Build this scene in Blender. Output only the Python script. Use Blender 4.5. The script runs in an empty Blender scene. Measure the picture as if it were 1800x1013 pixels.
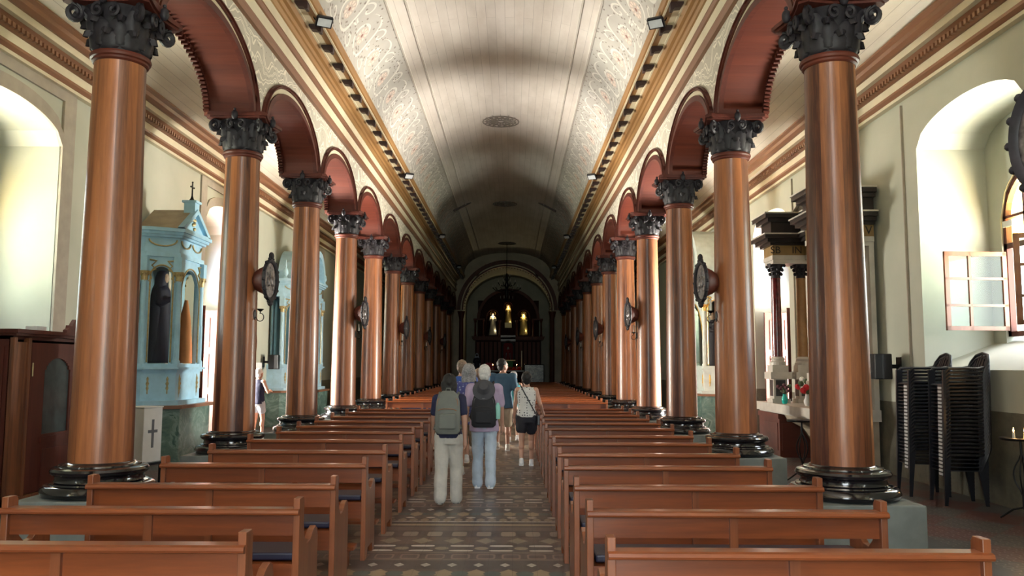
import bpy, bmesh, math, random
from mathutils import Vector, Matrix
random.seed(7)
S = bpy.context.scene
COL = S.collection
PI = math.pi
CX = -0.381            # nave centre line
F = 1443.4

# ------------------------------------------------------------------ camera
cam = bpy.data.cameras.new('camera'); cam.sensor_width = 36; cam.lens = F*36/1800
cam.clip_start = 0.05; cam.clip_end = 400
camo = bpy.data.objects.new('camera', cam); COL.objects.link(camo)
yaw, pit, rol = -0.0017, 0.0943, 0.0041
c, s = math.cos(yaw), math.sin(yaw); cp, sp = math.cos(pit), math.sin(pit); cr, sr = math.cos(rol), math.sin(rol)
right = Vector((c, -s, 0)); fwd = Vector((cp*s, cp*c, sp)); up = Vector((-sp*s, -sp*c, cp))
r2 = right*cr + up*sr; u2 = -right*sr + up*cr
M = Matrix((r2, u2, -fwd)).transposed().to_4x4(); M.translation = Vector((0, 0, 1.65))
camo.matrix_world = M
S.camera = camo

# ------------------------------------------------------------------ world and exposure
W = bpy.data.worlds.new('daylight'); S.world = W; W.use_nodes = True
nt = W.node_tree; nt.nodes.clear()
wo = nt.nodes.new('ShaderNodeOutputWorld'); bg = nt.nodes.new('ShaderNodeBackground')
tc = nt.nodes.new('ShaderNodeTexCoord'); sx = nt.nodes.new('ShaderNodeSeparateXYZ')
rp = nt.nodes.new('ShaderNodeValToRGB'); mr = nt.nodes.new('ShaderNodeMapRange')
mr.inputs[1].default_value = -1; mr.inputs[2].default_value = 1
nt.links.new(tc.outputs['Generated'], sx.inputs[0]); nt.links.new(sx.outputs[2], mr.inputs[0])
nt.links.new(mr.outputs[0], rp.inputs[0]); nt.links.new(rp.outputs[0], bg.inputs[0]); nt.links.new(bg.outputs[0], wo.inputs[0])
rp.color_ramp.elements[0].position = 0.0; rp.color_ramp.elements[0].color = (2.6, 2.5, 2.3, 1)
rp.color_ramp.elements[1].position = 1.0; rp.color_ramp.elements[1].color = (0.42, 0.46, 0.54, 1)
e = rp.color_ramp.elements.new(0.49); e.color = (0.34, 0.38, 0.31, 1)
e = rp.color_ramp.elements.new(0.18); e.color = (4.0, 3.85, 3.5, 1)
e = rp.color_ramp.elements.new(0.29); e.color = (2.6, 2.5, 2.2, 1)
e = rp.color_ramp.elements.new(0.37); e.color = (0.9, 0.95, 0.8, 1)
e = rp.color_ramp.elements.new(0.53); e.color = (0.46, 0.50, 0.50, 1)
bg.inputs[1].default_value = 24.0
S.view_settings.view_transform = 'Standard'; S.view_settings.look = 'None'
S.view_settings.exposure = 0.3; S.view_settings.gamma = 1.0; S.view_settings.use_curve_mapping = False
S.cycles.use_denoising = True
S.cycles.max_bounces = 8; S.cycles.diffuse_bounces = 5; S.cycles.glossy_bounces = 3
S.cycles.caustics_reflective = False; S.cycles.caustics_refractive = False
S.cycles.sample_clamp_indirect = 8.0

def portal(loc, w, h, rot):
    l = bpy.data.lights.new('daylight_opening', 'AREA'); l.shape = 'RECTANGLE'; l.size = w; l.size_y = h
    l.cycles.is_portal = True
    o = bpy.data.objects.new('daylight_opening', l); COL.objects.link(o); o.location = loc; o.rotation_euler = rot
    return o
def lamp(kind, name, loc, power, col, size=0.05, rot=(0, 0, 0), spot=None):
    l = bpy.data.lights.new(name, kind); l.energy = power; l.color = col
    if kind == 'AREA': l.size = size
    else: l.shadow_soft_size = size
    if kind == 'SPOT' and spot: l.spot_size = spot; l.spot_blend = 0.6
    o = bpy.data.objects.new(name, l); COL.objects.link(o); o.location = loc; o.rotation_euler = rot
    return o

# ------------------------------------------------------------------ materials
MATS = {}
def newmat(name):
    m = bpy.data.materials.new(name); m.use_nodes = True
    n = m.node_tree.nodes; b = n['Principled BSDF']
    return m, m.node_tree, b
def N(t, typ, **kw):
    n = t.nodes.new(typ)
    for k, v in kw.items(): setattr(n, k, v)
    return n
def ramp(t, stops, interp='LINEAR'):
    r = t.nodes.new('ShaderNodeValToRGB'); cr_ = r.color_ramp; cr_.interpolation = interp
    while len(cr_.elements) > 1: cr_.elements.remove(cr_.elements[-1])
    cr_.elements[0].position = stops[0][0]; cr_.elements[0].color = (*stops[0][1], 1)
    for p, col in stops[1:]:
        e_ = cr_.elements.new(p); e_.color = (*col, 1)
    return r
def mix(t, fac, a, b, mode='MIX'):
    n = t.nodes.new('ShaderNodeMix'); n.data_type = 'RGBA'; n.blend_type = mode
    if isinstance(fac, float): n.inputs[0].default_value = fac
    else: t.links.new(fac, n.inputs[0])
    for i, v in ((6, a), (7, b)):
        if isinstance(v, tuple): n.inputs[i].default_value = (*v, 1)
        else: t.links.new(v, n.inputs[i])
    return n.outputs[2]
def mth(t, op, a, b=None, c_=None):
    n = t.nodes.new('ShaderNodeMath'); n.operation = op
    for i, v in ((0, a), (1, b), (2, c_)):
        if v is None: continue
        if isinstance(v, (int, float)): n.inputs[i].default_value = v
        else: t.links.new(v, n.inputs[i])
    return n.outputs[0]
def coords(t, scale=(1, 1, 1), out='Object', rot=(0, 0, 0)):
    a = t.nodes.new('ShaderNodeTexCoord'); mp = t.nodes.new('ShaderNodeMapping')
    mp.inputs['Scale'].default_value = scale; mp.inputs['Rotation'].default_value = rot
    t.links.new(a.outputs[out], mp.inputs[0]); return mp.outputs[0]
def noise(t, vec, scale, detail=4, rough=0.55, dist=0.0):
    n = t.nodes.new('ShaderNodeTexNoise'); n.inputs['Scale'].default_value = scale
    n.inputs['Detail'].default_value = detail; n.inputs['Roughness'].default_value = rough
    n.inputs['Distortion'].default_value = dist
    t.links.new(vec, n.inputs['Vector']); return n.outputs['Fac']
def bump(t, b, h, strength=0.3, dist=0.01):
    n = t.nodes.new('ShaderNodeBump'); n.inputs['Strength'].default_value = strength
    n.inputs['Distance'].default_value = dist
    t.links.new(h, n.inputs['Height']); t.links.new(n.outputs[0], b.inputs['Normal'])
def plain(name, col, rough=0.6, metal=0.0, var=0.12, sc=6.0, coat=0.0, spec=None):
    if name in MATS: return MATS[name]
    m, t, b = newmat(name)
    nz = noise(t, coords(t), sc, 5)
    lo = tuple(max(0, x*(1-var)) for x in col); hi = tuple(min(1, x*(1+var)) for x in col)
    r = ramp(t, [(0.3, lo), (0.7, hi)]); t.links.new(nz, r.inputs[0]); t.links.new(r.outputs[0], b.inputs['Base Color'])
    b.inputs['Roughness'].default_value = rough; b.inputs['Metallic'].default_value = metal
    if coat: b.inputs['Coat Weight'].default_value = coat; b.inputs['Coat Roughness'].default_value = 0.12
    if spec is not None: b.inputs['Specular IOR Level'].default_value = spec
    MATS[name] = m; return m
def wood(name, dark, light, axis=2, rough=0.35, coat=0.3, grain=9.0, plank=None, spec=0.5):
    if name in MATS: return MATS[name]
    m, t, b = newmat(name)
    sc = [grain, grain, grain]; sc[axis] = grain*0.07
    v = coords(t, tuple(sc))
    oi = t.nodes.new('ShaderNodeObjectInfo')
    vv = t.nodes.new('ShaderNodeVectorMath'); vv.operation = 'ADD'
    cmb = t.nodes.new('ShaderNodeCombineXYZ')
    rnd = mth(t, 'MULTIPLY', oi.outputs['Random'], 40.0)
    for i in range(3): t.links.new(rnd, cmb.inputs[i])
    t.links.new(v, vv.inputs[0]); t.links.new(cmb.outputs[0], vv.inputs[1]); v = vv.outputs[0]
    n1 = noise(t, v, 1.0, 6, 0.6, 0.6); n2 = noise(t, v, 5.0, 4, 0.7)
    f = mth(t, 'ADD', mth(t, 'MULTIPLY', n1, 0.7), mth(t, 'MULTIPLY', n2, 0.3))
    if plank:
        f = mth(t, 'ADD', f, plank(t, rnd))
    r = ramp(t, [(0.25, dark), (0.5, tuple((a+b_)/2 for a, b_ in zip(dark, light))), (0.72, light)])
    t.links.new(f, r.inputs[0]); t.links.new(r.outputs[0], b.inputs['Base Color'])
    b.inputs['Roughness'].default_value = rough; b.inputs['Coat Weight'].default_value = coat
    b.inputs['Coat Roughness'].default_value = 0.15; b.inputs['Specular IOR Level'].default_value = spec
    bump(t, b, n2, 0.12, 0.004)
    MATS[name] = m; return m
def stave(t, rnd):
    # long staves round the shaft, each of its own tone
    a = t.nodes.new('ShaderNodeTexCoord'); sp_ = t.nodes.new('ShaderNodeSeparateXYZ'); t.links.new(a.outputs['Object'], sp_.inputs[0])
    an = mth(t, 'ARCTAN2', sp_.outputs[1], sp_.outputs[0])
    k = mth(t, 'FLOOR', mth(t, 'MULTIPLY', an, 16/(2*PI)))
    wn = t.nodes.new('ShaderNodeTexWhiteNoise'); wn.noise_dimensions = '1D'
    t.links.new(mth(t, 'ADD', k, rnd), wn.inputs['W'])
    return mth(t, 'MULTIPLY', mth(t, 'SUBTRACT', wn.outputs['Value'], 0.5), 0.42)

M_SHAFT = wood('varnished_stave_wood', (0.055, 0.015, 0.009), (0.40, 0.142, 0.050), 2, 0.40, 0.22, 9.0, stave)
M_PEW = wood('pew_wood', (0.095, 0.022, 0.008), (0.30, 0.078, 0.021), 0, 0.32, 0.3, 7.0)
M_PEWV = wood('pew_end_wood', (0.11, 0.030, 0.013), (0.31, 0.10, 0.036), 2, 0.32, 0.3, 7.0)
M_RED = wood('red_brown_arch_wood', (0.055, 0.012, 0.008), (0.14, 0.032, 0.017), 0, 0.48, 0.0, 5.0, None, 0.35)
M_REDV = wood('dark_red_wood', (0.045, 0.010, 0.008), (0.12, 0.028, 0.017), 2, 0.5, 0.0, 5.0, None, 0.3)
M_RETB = wood('retable_wood', (0.014, 0.004, 0.004), (0.045, 0.012, 0.010), 2, 0.65, 0.0, 4.0, None, 0.15)
M_BRONZE = plain('blackened_carving', (0.017, 0.014, 0.019), 0.55, 0.0, 0.4, 14, 0.0, 0.35)
M_BLACK = plain('black_gloss_base', (0.008, 0.007, 0.009), 0.12, 0, 0.3, 6, 0.6)
M_GREYP = plain('grey_painted_plinth', (0.17, 0.19, 0.18), 0.55, 0, 0.15, 5)
M_CREAM = plain('cream_paint', (0.62, 0.55, 0.40), 0.6, 0, 0.08, 2)
M_OCHRE = wood('ochre_moulding', (0.20, 0.095, 0.028), (0.38, 0.205, 0.075), 1, 0.5, 0.1, 3.0)
M_BROWNM = wood('brown_moulding', (0.16, 0.065, 0.032), (0.27, 0.13, 0.07), 1, 0.5, 0.1, 3.0)
M_DKBR = plain('dark_brown_block', (0.028, 0.011, 0.011), 0.45, 0, 0.3, 8)
M_ALTBL = plain('pale_blue_paint', (0.36, 0.62, 0.80), 0.5, 0, 0.12, 5)
M_ALTBD = plain('blue_line_paint', (0.10, 0.19, 0.23), 0.6, 0, 0.1, 5)
M_GOLDP = plain('gilt_ornament', (0.42, 0.33, 0.16), 0.4, 0.4, 0.25, 20)
M_GOLD = plain('gold_leaf', (0.85, 0.55, 0.16), 0.3, 0.7, 0.2, 20)
M_IRON = plain('black_iron', (0.012, 0.012, 0.013), 0.45, 0.6, 0.2)
M_PLAST = plain('black_plastic', (0.005, 0.006, 0.011), 0.36, 0, 0.2)
M_WHITE = plain('white_paint', (0.75, 0.76, 0.77), 0.5, 0, 0.05)
M_WAX = plain('white_wax', (0.8, 0.78, 0.7), 0.4, 0, 0.05)
M_NAVY = plain('navy_vinyl', (0.012, 0.012, 0.035), 0.4, 0, 0.2)
M_STONE = plain('pale_stone', (0.50, 0.47, 0.42), 0.5, 0, 0.14, 4)
M_STONED = plain('dark_stone', (0.045, 0.04, 0.042), 0.35, 0, 0.3, 8)
M_PORPH = plain('red_marble', (0.10, 0.012, 0.014), 0.2, 0, 0.5, 12, 0.4)
M_BROWNBL = plain('brown_black_paint', (0.014, 0.009, 0.008), 0.4, 0, 0.3, 6)
M_BIEGE = plain('beige_stone', (0.36, 0.30, 0.22), 0.6, 0, 0.15, 5)

def emis(name, col, st):
    m, t, b = newmat(name); b.inputs['Base Color'].default_value = (*col, 1)
    b.inputs['Emission Color'].default_value = (*col, 1); b.inputs['Emission Strength'].default_value = st
    return m
M_FLAME = emis('candle_flame', (1.0, 0.55, 0.2), 25)

def glass(name, col, rough=0.05):
    m, t, b = newmat(name)
    tr = t.nodes.new('ShaderNodeBsdfTransparent'); tr.inputs[0].default_value = (*col, 1)
    gl = t.nodes.new('ShaderNodeBsdfGlossy'); gl.inputs['Roughness'].default_value = rough
    mx = t.nodes.new('ShaderNodeMixShader'); mx.inputs[0].default_value = 0.025
    t.links.new(tr.outputs[0], mx.inputs[1]); t.links.new(gl.outputs[0], mx.inputs[2])
    t.links.new(mx.outputs[0], t.nodes['Material Output'].inputs[0]); return m
M_GLASS = glass('clear_glass', (0.85, 0.9, 0.88)); M_AMBER = glass('amber_glass', (0.95, 0.72, 0.28))
M_BLUEG = glass('blue_glass', (0.05, 0.35, 0.9)); M_YELG = glass('yellow_green_glass', (0.75, 0.85, 0.2)); M_REDG = glass('red_glass', (0.8, 0.15, 0.05))
M_SMOKE = plain('smoked_glass', (0.05, 0.07, 0.075), 0.15, 0, 0.2)

def mat_wall():
    m, t, b = newmat('aisle_wall_paint')
    v = coords(t); sp_ = t.nodes.new('ShaderNodeSeparateXYZ'); t.links.new(v, sp_.inputs[0])
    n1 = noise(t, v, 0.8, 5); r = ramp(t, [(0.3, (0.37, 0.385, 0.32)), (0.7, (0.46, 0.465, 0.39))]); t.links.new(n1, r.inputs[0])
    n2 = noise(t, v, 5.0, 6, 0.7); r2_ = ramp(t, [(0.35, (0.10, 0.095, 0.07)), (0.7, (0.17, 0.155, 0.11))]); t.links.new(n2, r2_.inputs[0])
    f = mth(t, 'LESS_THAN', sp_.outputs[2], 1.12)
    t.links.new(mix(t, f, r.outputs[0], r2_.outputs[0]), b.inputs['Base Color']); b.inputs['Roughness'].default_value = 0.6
    bump(t, b, n2, 0.1, 0.01); return m
M_WALL = mat_wall()
def mat_floral(name, base, uvscale=(1, 1, 1), out='Object', rose=True):
    m, t, b = newmat(name)
    v = coords(t, uvscale, out)
    nd = t.nodes.new('ShaderNodeTexNoise'); nd.inputs['Scale'].default_value = 2.0; nd.inputs['Detail'].default_value = 1.5; t.links.new(v, nd.inputs['Vector'])
    mxv = t.nodes.new('ShaderNodeMix'); mxv.data_type = 'VECTOR'; mxv.inputs[0].default_value = 0.32
    t.links.new(v, mxv.inputs[4]); t.links.new(nd.outputs['Color'], mxv.inputs[5]); vd = mxv.outputs[1]
    w1 = t.nodes.new('ShaderNodeTexWave'); w1.wave_type = 'RINGS'; w1.inputs['Scale'].default_value = 1.3; w1.inputs['Distortion'].default_value = 14
    w1.inputs['Detail'].default_value = 1.0; w1.inputs['Detail Scale'].default_value = 1.2; t.links.new(vd, w1.inputs['Vector'])
    l1 = ramp(t, [(0.60, (0, 0, 0)), (0.66, (1, 1, 1)), (0.90, (1, 1, 1)), (0.96, (0, 0, 0))]); t.links.new(w1.outputs['Fac'], l1.inputs[0])
    vo = t.nodes.new('ShaderNodeTexVoronoi'); vo.inputs['Scale'].default_value = 11; t.links.new(vd, vo.inputs['Vector'])
    d1 = ramp(t, [(0.10, (1, 1, 1)), (0.16, (0, 0, 0))]); t.links.new(vo.outputs['Distance'], d1.inputs[0])
    vo2 = t.nodes.new('ShaderNodeTexVoronoi'); vo2.inputs['Scale'].default_value = 1.5; vo2.inputs['Randomness'].default_value = 0.5; t.links.new(v, vo2.inputs['Vector'])
    d2 = ramp(t, [(0.05, (0, 0, 0)), (0.08, (1, 1, 1)), (0.13, (1, 1, 1)), (0.17, (0, 0, 0))]); t.links.new(vo2.outputs['Distance'], d2.inputs[0])
    light = tuple(min(1, x*1.45+0.08) for x in base)
    col = mix(t, l1.outputs[0], base, light)
    col = mix(t, d1.outputs[0], col, (0.20, 0.16, 0.13))
    if rose: col = mix(t, d2.outputs[0], col, (0.52, 0.33, 0.25))
    t.links.new(col, b.inputs['Base Color']); b.inputs['Roughness'].default_value = 0.65
    return m
def mat_scroll():
    """repeated painted medallions with scrolls and leaves along the vault haunch"""
    m, t, b = newmat('stencilled_scrollwork')
    a = t.nodes.new('ShaderNodeTexCoord'); sp_ = t.nodes.new('ShaderNodeSeparateXYZ'); t.links.new(a.outputs['UV'], sp_.inputs[0])
    u = mth(t, 'SUBTRACT', mth(t, 'ABSOLUTE', sp_.outputs[0]), 2.72); v = sp_.outputs[1]
    def scroll(per, off, uc, k, turn, w):
        vm = mth(t, 'SUBTRACT', mth(t, 'MODULO', mth(t, 'ADD', v, 100+off), per), per/2); um = mth(t, 'SUBTRACT', u, uc)
        r = mth(t, 'SQRT', mth(t, 'ADD', mth(t, 'MULTIPLY', vm, vm), mth(t, 'MULTIPLY', um, um)))
        th = mth(t, 'DIVIDE', mth(t, 'ARCTAN2', um, vm), 2*PI)
        ph = mth(t, 'FRACT', mth(t, 'ADD', mth(t, 'MULTIPLY', r, k), mth(t, 'MULTIPLY', th, turn)))
        f = mth(t, 'LESS_THAN', mth(t, 'ABSOLUTE', mth(t, 'SUBTRACT', ph, 0.5)), w)
        return f, r, th
    f1, r1, th1 = scroll(1.18, 0, 0.0, 3.4, 1.0, 0.10)
    f2, r2_, th2 = scroll(1.18, 0.59, 0.30, 4.5, -1.0, 0.10)
    f3, r3, th3 = scroll(1.18, 0.59, -0.32, 4.5, 1.0, 0.10)
    in1 = mth(t, 'LESS_THAN', r1, 0.52)
    sel = mth(t, 'MAXIMUM', mth(t, 'MULTIPLY', f1, in1), mth(t, 'MULTIPLY', mth(t, 'MAXIMUM', mth(t, 'MULTIPLY', f2, mth(t, 'LESS_THAN', r2_, 0.33)), mth(t, 'MULTIPLY', f3, mth(t, 'LESS_THAN', r3, 0.33))), mth(t, 'SUBTRACT', 1.0, in1)))
    vo = t.nodes.new('ShaderNodeTexVoronoi'); vo.inputs['Scale'].default_value = 10; t.links.new(coords(t, (1, 0.75, 1), 'UV'), vo.inputs['Vector'])
    dots = mth(t, 'LESS_THAN', vo.outputs['Distance'], 0.24)
    pet = mth(t, 'MULTIPLY', mth(t, 'LESS_THAN', mth(t, 'ABSOLUTE', mth(t, 'SUBTRACT', r1, 0.13)), 0.035), mth(t, 'GREATER_THAN', mth(t, 'SINE', mth(t, 'MULTIPLY', th1, 2*PI*9)), -0.2))
    core = mth(t, 'LESS_THAN', r1, 0.04)
    n1 = noise(t, coords(t, (1, 1, 1), 'UV'), 1.2, 5); rb = ramp(t, [(0.3, (0.36, 0.34, 0.31)), (0.7, (0.44, 0.42, 0.38))]); t.links.new(n1, rb.inputs[0])
    col = mix(t, mth(t, 'MULTIPLY', sel, 0.75), rb.outputs[0], (0.66, 0.64, 0.58))
    col = mix(t, mth(t, 'MULTIPLY', dots, 0.75), col, (0.15, 0.12, 0.10))
    col = mix(t, mth(t, 'LESS_THAN', r1, 0.19), col, (0.44, 0.37, 0.32))
    col = mix(t, pet, col, (0.66, 0.52, 0.44)); col = mix(t, core, col, (0.22, 0.10, 0.08))
    t.links.new(col, b.inputs['Base Color']); b.inputs['Roughness'].default_value = 0.65
    return m
M_FLORAL = mat_scroll()
M_SPAND = mat_floral('stencilled_spandrel', (0.50, 0.46, 0.38), (1.6, 1.6, 1.6), 'UV', False)
def mat_planks(name, base, w=0.19, lenp=3.2):
    m, t, b = newmat(name)
    v = coords(t, (1, 1, 1), 'UV', (0, 0, PI/2))
    br = t.nodes.new('ShaderNodeTexBrick'); t.links.new(v, br.inputs['Vector'])
    br.inputs['Scale'].default_value = 1.0; br.inputs['Mortar Size'].default_value = 0.004; br.inputs['Mortar Smooth'].default_value = 0.2
    br.inputs['Brick Width'].default_value = lenp; br.inputs['Row Height'].default_value = w
    br.inputs['Color1'].default_value = (*base, 1); br.inputs['Color2'].default_value = (*(x*0.93 for x in base), 1)
    br.inputs['Mortar'].default_value = (*(x*0.55 for x in base), 1)
    n1 = noise(t, coords(t, (1.2, 0.35, 1), 'UV'), 1.4, 6, 0.6)
    r = ramp(t, [(0.3, (0.78, 0.76, 0.74)), (0.62, (1, 1, 1))]); t.links.new(n1, r.inputs[0])
    t.links.new(mix(t, 1.0, br.outputs['Color'], r.outputs[0], 'MULTIPLY'), b.inputs['Base Color'])
    b.inputs['Roughness'].default_value = 0.45
    return m
M_PLANK = mat_planks('painted_ceiling_boards', (0.62, 0.57, 0.52))
M_PLANKA = mat_planks('painted_aisle_boards', (0.70, 0.65, 0.55), 0.16, 6.0)

def mat_floor():
    m, t, b = newmat('patterned_cement_tiles')
    v = coords(t); sp_ = t.nodes.new('ShaderNodeSeparateXYZ'); t.links.new(v, sp_.inputs[0])
    X, Y = sp_.outputs[0], sp_.outputs[1]
    ym = mth(t, 'MODULO', mth(t, 'ADD', Y, 100 - 6.5), 2.62)  # carpet repeat
    yn = mth(t, 'DIVIDE', ym, 2.62)
    base = ramp(t, [(0, (0.34, 0.26, 0.17)), (0.035, (0.10, 0.072, 0.062)), (0.075, (0.48, 0.45, 0.42)), (0.09, (0.12, 0.085, 0.072)),
                    (0.16, (0.15, 0.11, 0.09)), (0.20, (0.14, 0.10, 0.085)), (0.30, (0.10, 0.08, 0.075)), (0.42, (0.20, 0.15, 0.12)), (0.44, (0.12, 0.085, 0.075)),
                    (0.52, (0.20, 0.15, 0.12)), (0.54, (0.11, 0.085, 0.08)), (0.66, (0.16, 0.11, 0.09)), (0.78, (0.11, 0.08, 0.07)), (0.90, (0.17, 0.12, 0.10)), (0.97, (0.10, 0.07, 0.06))], 'CONSTANT')
    t.links.new(yn, base.inputs[0])
    def motif(y0, y1, px, duty, col, prev, soft=1.0, shift=0.0):
        # repeated shape along X inside band y0..y1 (fractions); diamond-ish profile
        yc = (y0+y1)/2; hh = (y1-y0)/2
        a = mth(t, 'DIVIDE', mth(t, 'ABSOLUTE', mth(t, 'SUBTRACT', yn, yc)), hh)
        xm = mth(t, 'MODULO', mth(t, 'ADD', X, 100+shift), px)
        bx_ = mth(t, 'DIVIDE', mth(t, 'ABSOLUTE', mth(t, 'SUBTRACT', xm, px/2)), px/2*duty)
        p = mth(t, 'ADD', mth(t, 'POWER', a, soft), mth(t, 'POWER', bx_, soft))
        f = mth(t, 'LESS_THAN', p, 1.0)
        return mix(t, f, prev, col)
    c_ = base.outputs[0]
    c_ = motif(0.085, 0.155, 0.12, 0.8, (0.30, 0.22, 0.15), c_, 1.4)
    c_ = motif(0.155, 0.19, 0.22, 0.5, (0.50, 0.45, 0.40), c_, 1.2)
    c_ = motif(0.20, 0.305, 0.26, 0.95, (0.36, 0.27, 0.17), c_, 0.9)
    c_ = motif(0.225, 0.28, 0.26, 0.55, (0.10, 0.13, 0.12), c_, 2.0, 0.13)
    c_ = motif(0.335, 0.385, 0.22, 0.4, (0.50, 0.46, 0.42), c_, 1.0, 0.05)
    c_ = motif(0.44, 0.51, 0.22, 0.75, (0.26, 0.17, 0.14), c_, 6)
    c_ = motif(0.452, 0.498, 0.22, 0.6, (0.13, 0.09, 0.08), c_, 6)
    c_ = motif(0.55, 0.575, 0.36, 0.6, (0.55, 0.50, 0.44), c_, 3)
    c_ = motif(0.575, 0.62, 0.36, 0.35, (0.30, 0.24, 0.17), c_, 2, 0.18)
    c_ = motif(0.622, 0.65, 0.36, 0.6, (0.60, 0.56, 0.52), c_, 3)
    c_ = motif(0.67, 0.77, 0.30, 0.7, (0.30, 0.25, 0.18), c_, 0.9)
    c_ = motif(0.80, 0.88, 0.24, 0.6, (0.30, 0.24, 0.19), c_, 5)
    # side aisles: plain large tiles in dull red and grey
    ck = t.nodes.new('ShaderNodeTexChecker'); ck.inputs['Scale'].default_value = 1.6
    ck.inputs['Color1'].default_value = (0.12, 0.045, 0.045, 1); ck.inputs['Color2'].default_value = (0.085, 0.09, 0.10, 1)
    t.links.new(coords(t, (1, 1, 1), 'Object', (0, 0, PI/4)), ck.inputs['Vector'])
    vo = t.nodes.new('ShaderNodeTexVoronoi'); vo.inputs['Scale'].default_value = 9; vo.inputs['Randomness'].default_value = 0.1; t.links.new(v, vo.inputs['Vector'])
    dd = ramp(t, [(0.25, (0, 0, 0)), (0.3, (1, 1, 1)), (0.36, (1, 1, 1)), (0.4, (0, 0, 0))]); t.links.new(vo.outputs['Distance'], dd.inputs[0])
    ax = mth(t, 'ABSOLUTE', mth(t, 'SUBTRACT', X, CX))
    bandf = mth(t, 'LESS_THAN', mth(t, 'ABSOLUTE', mth(t, 'SUBTRACT', ax, 5.0)), 0.55)
    sidec = mix(t, mth(t, 'MULTIPLY', mth(t, 'MULTIPLY', dd.outputs[0], bandf), 0.45), ck.outputs[0], (0.42, 0.38, 0.36))
    # blend aisle carpet vs. pew bay floor (plainer) vs. side aisle
    f_side = mth(t, 'GREATER_THAN', ax, 3.0)
    c_ = mix(t, f_side, c_, sidec)
    n1 = noise(t, v, 3.0, 6, 0.65); r = ramp(t, [(0.3, (0.74, 0.72, 0.72)), (0.65, (1, 1, 1))]); t.links.new(n1, r.inputs[0])
    c_ = mix(t, 1.0, c_, r.outputs[0], 'MULTIPLY')
    # grout of 20 cm tiles
    gx = mth(t, 'LESS_THAN', mth(t, 'MODULO', mth(t, 'ADD', X, 100), 0.2), 0.003); gy = mth(t, 'LESS_THAN', mth(t, 'MODULO', mth(t, 'ADD', Y, 100), 0.2), 0.003)
    c_ = mix(t, mth(t, 'MULTIPLY', mth(t, 'MAXIMUM', gx, gy), 0.6), c_, (0.04, 0.03, 0.03))
    t.links.new(c_, b.inputs['Base Color'])
    rr = ramp(t, [(0.3, (0.30,)*3), (0.7, (0.38,)*3)]); t.links.new(n1, rr.inputs[0]); t.links.new(rr.outputs[0], b.inputs['Roughness'])
    return m
M_FLOOR = mat_floor()
def mat_marble(name, a_, b_, sc=2.5):
    m, t, b = newmat(name); v = coords(t)
    w = noise(t, v, sc, 8, 0.7, 1.6); r = ramp(t, [(0.30, a_), (0.52, tuple((x+y)/2 for x, y in zip(a_, b_))), (0.60, b_), (0.66, a_)])
    t.links.new(w, r.inputs[0]); t.links.new(r.outputs[0], b.inputs['Base Color']); b.inputs['Roughness'].default_value = 0.25; return m
M_GREEN = mat_marble('green_painted_marble', (0.05, 0.115, 0.095), (0.22, 0.33, 0.29))

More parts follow.
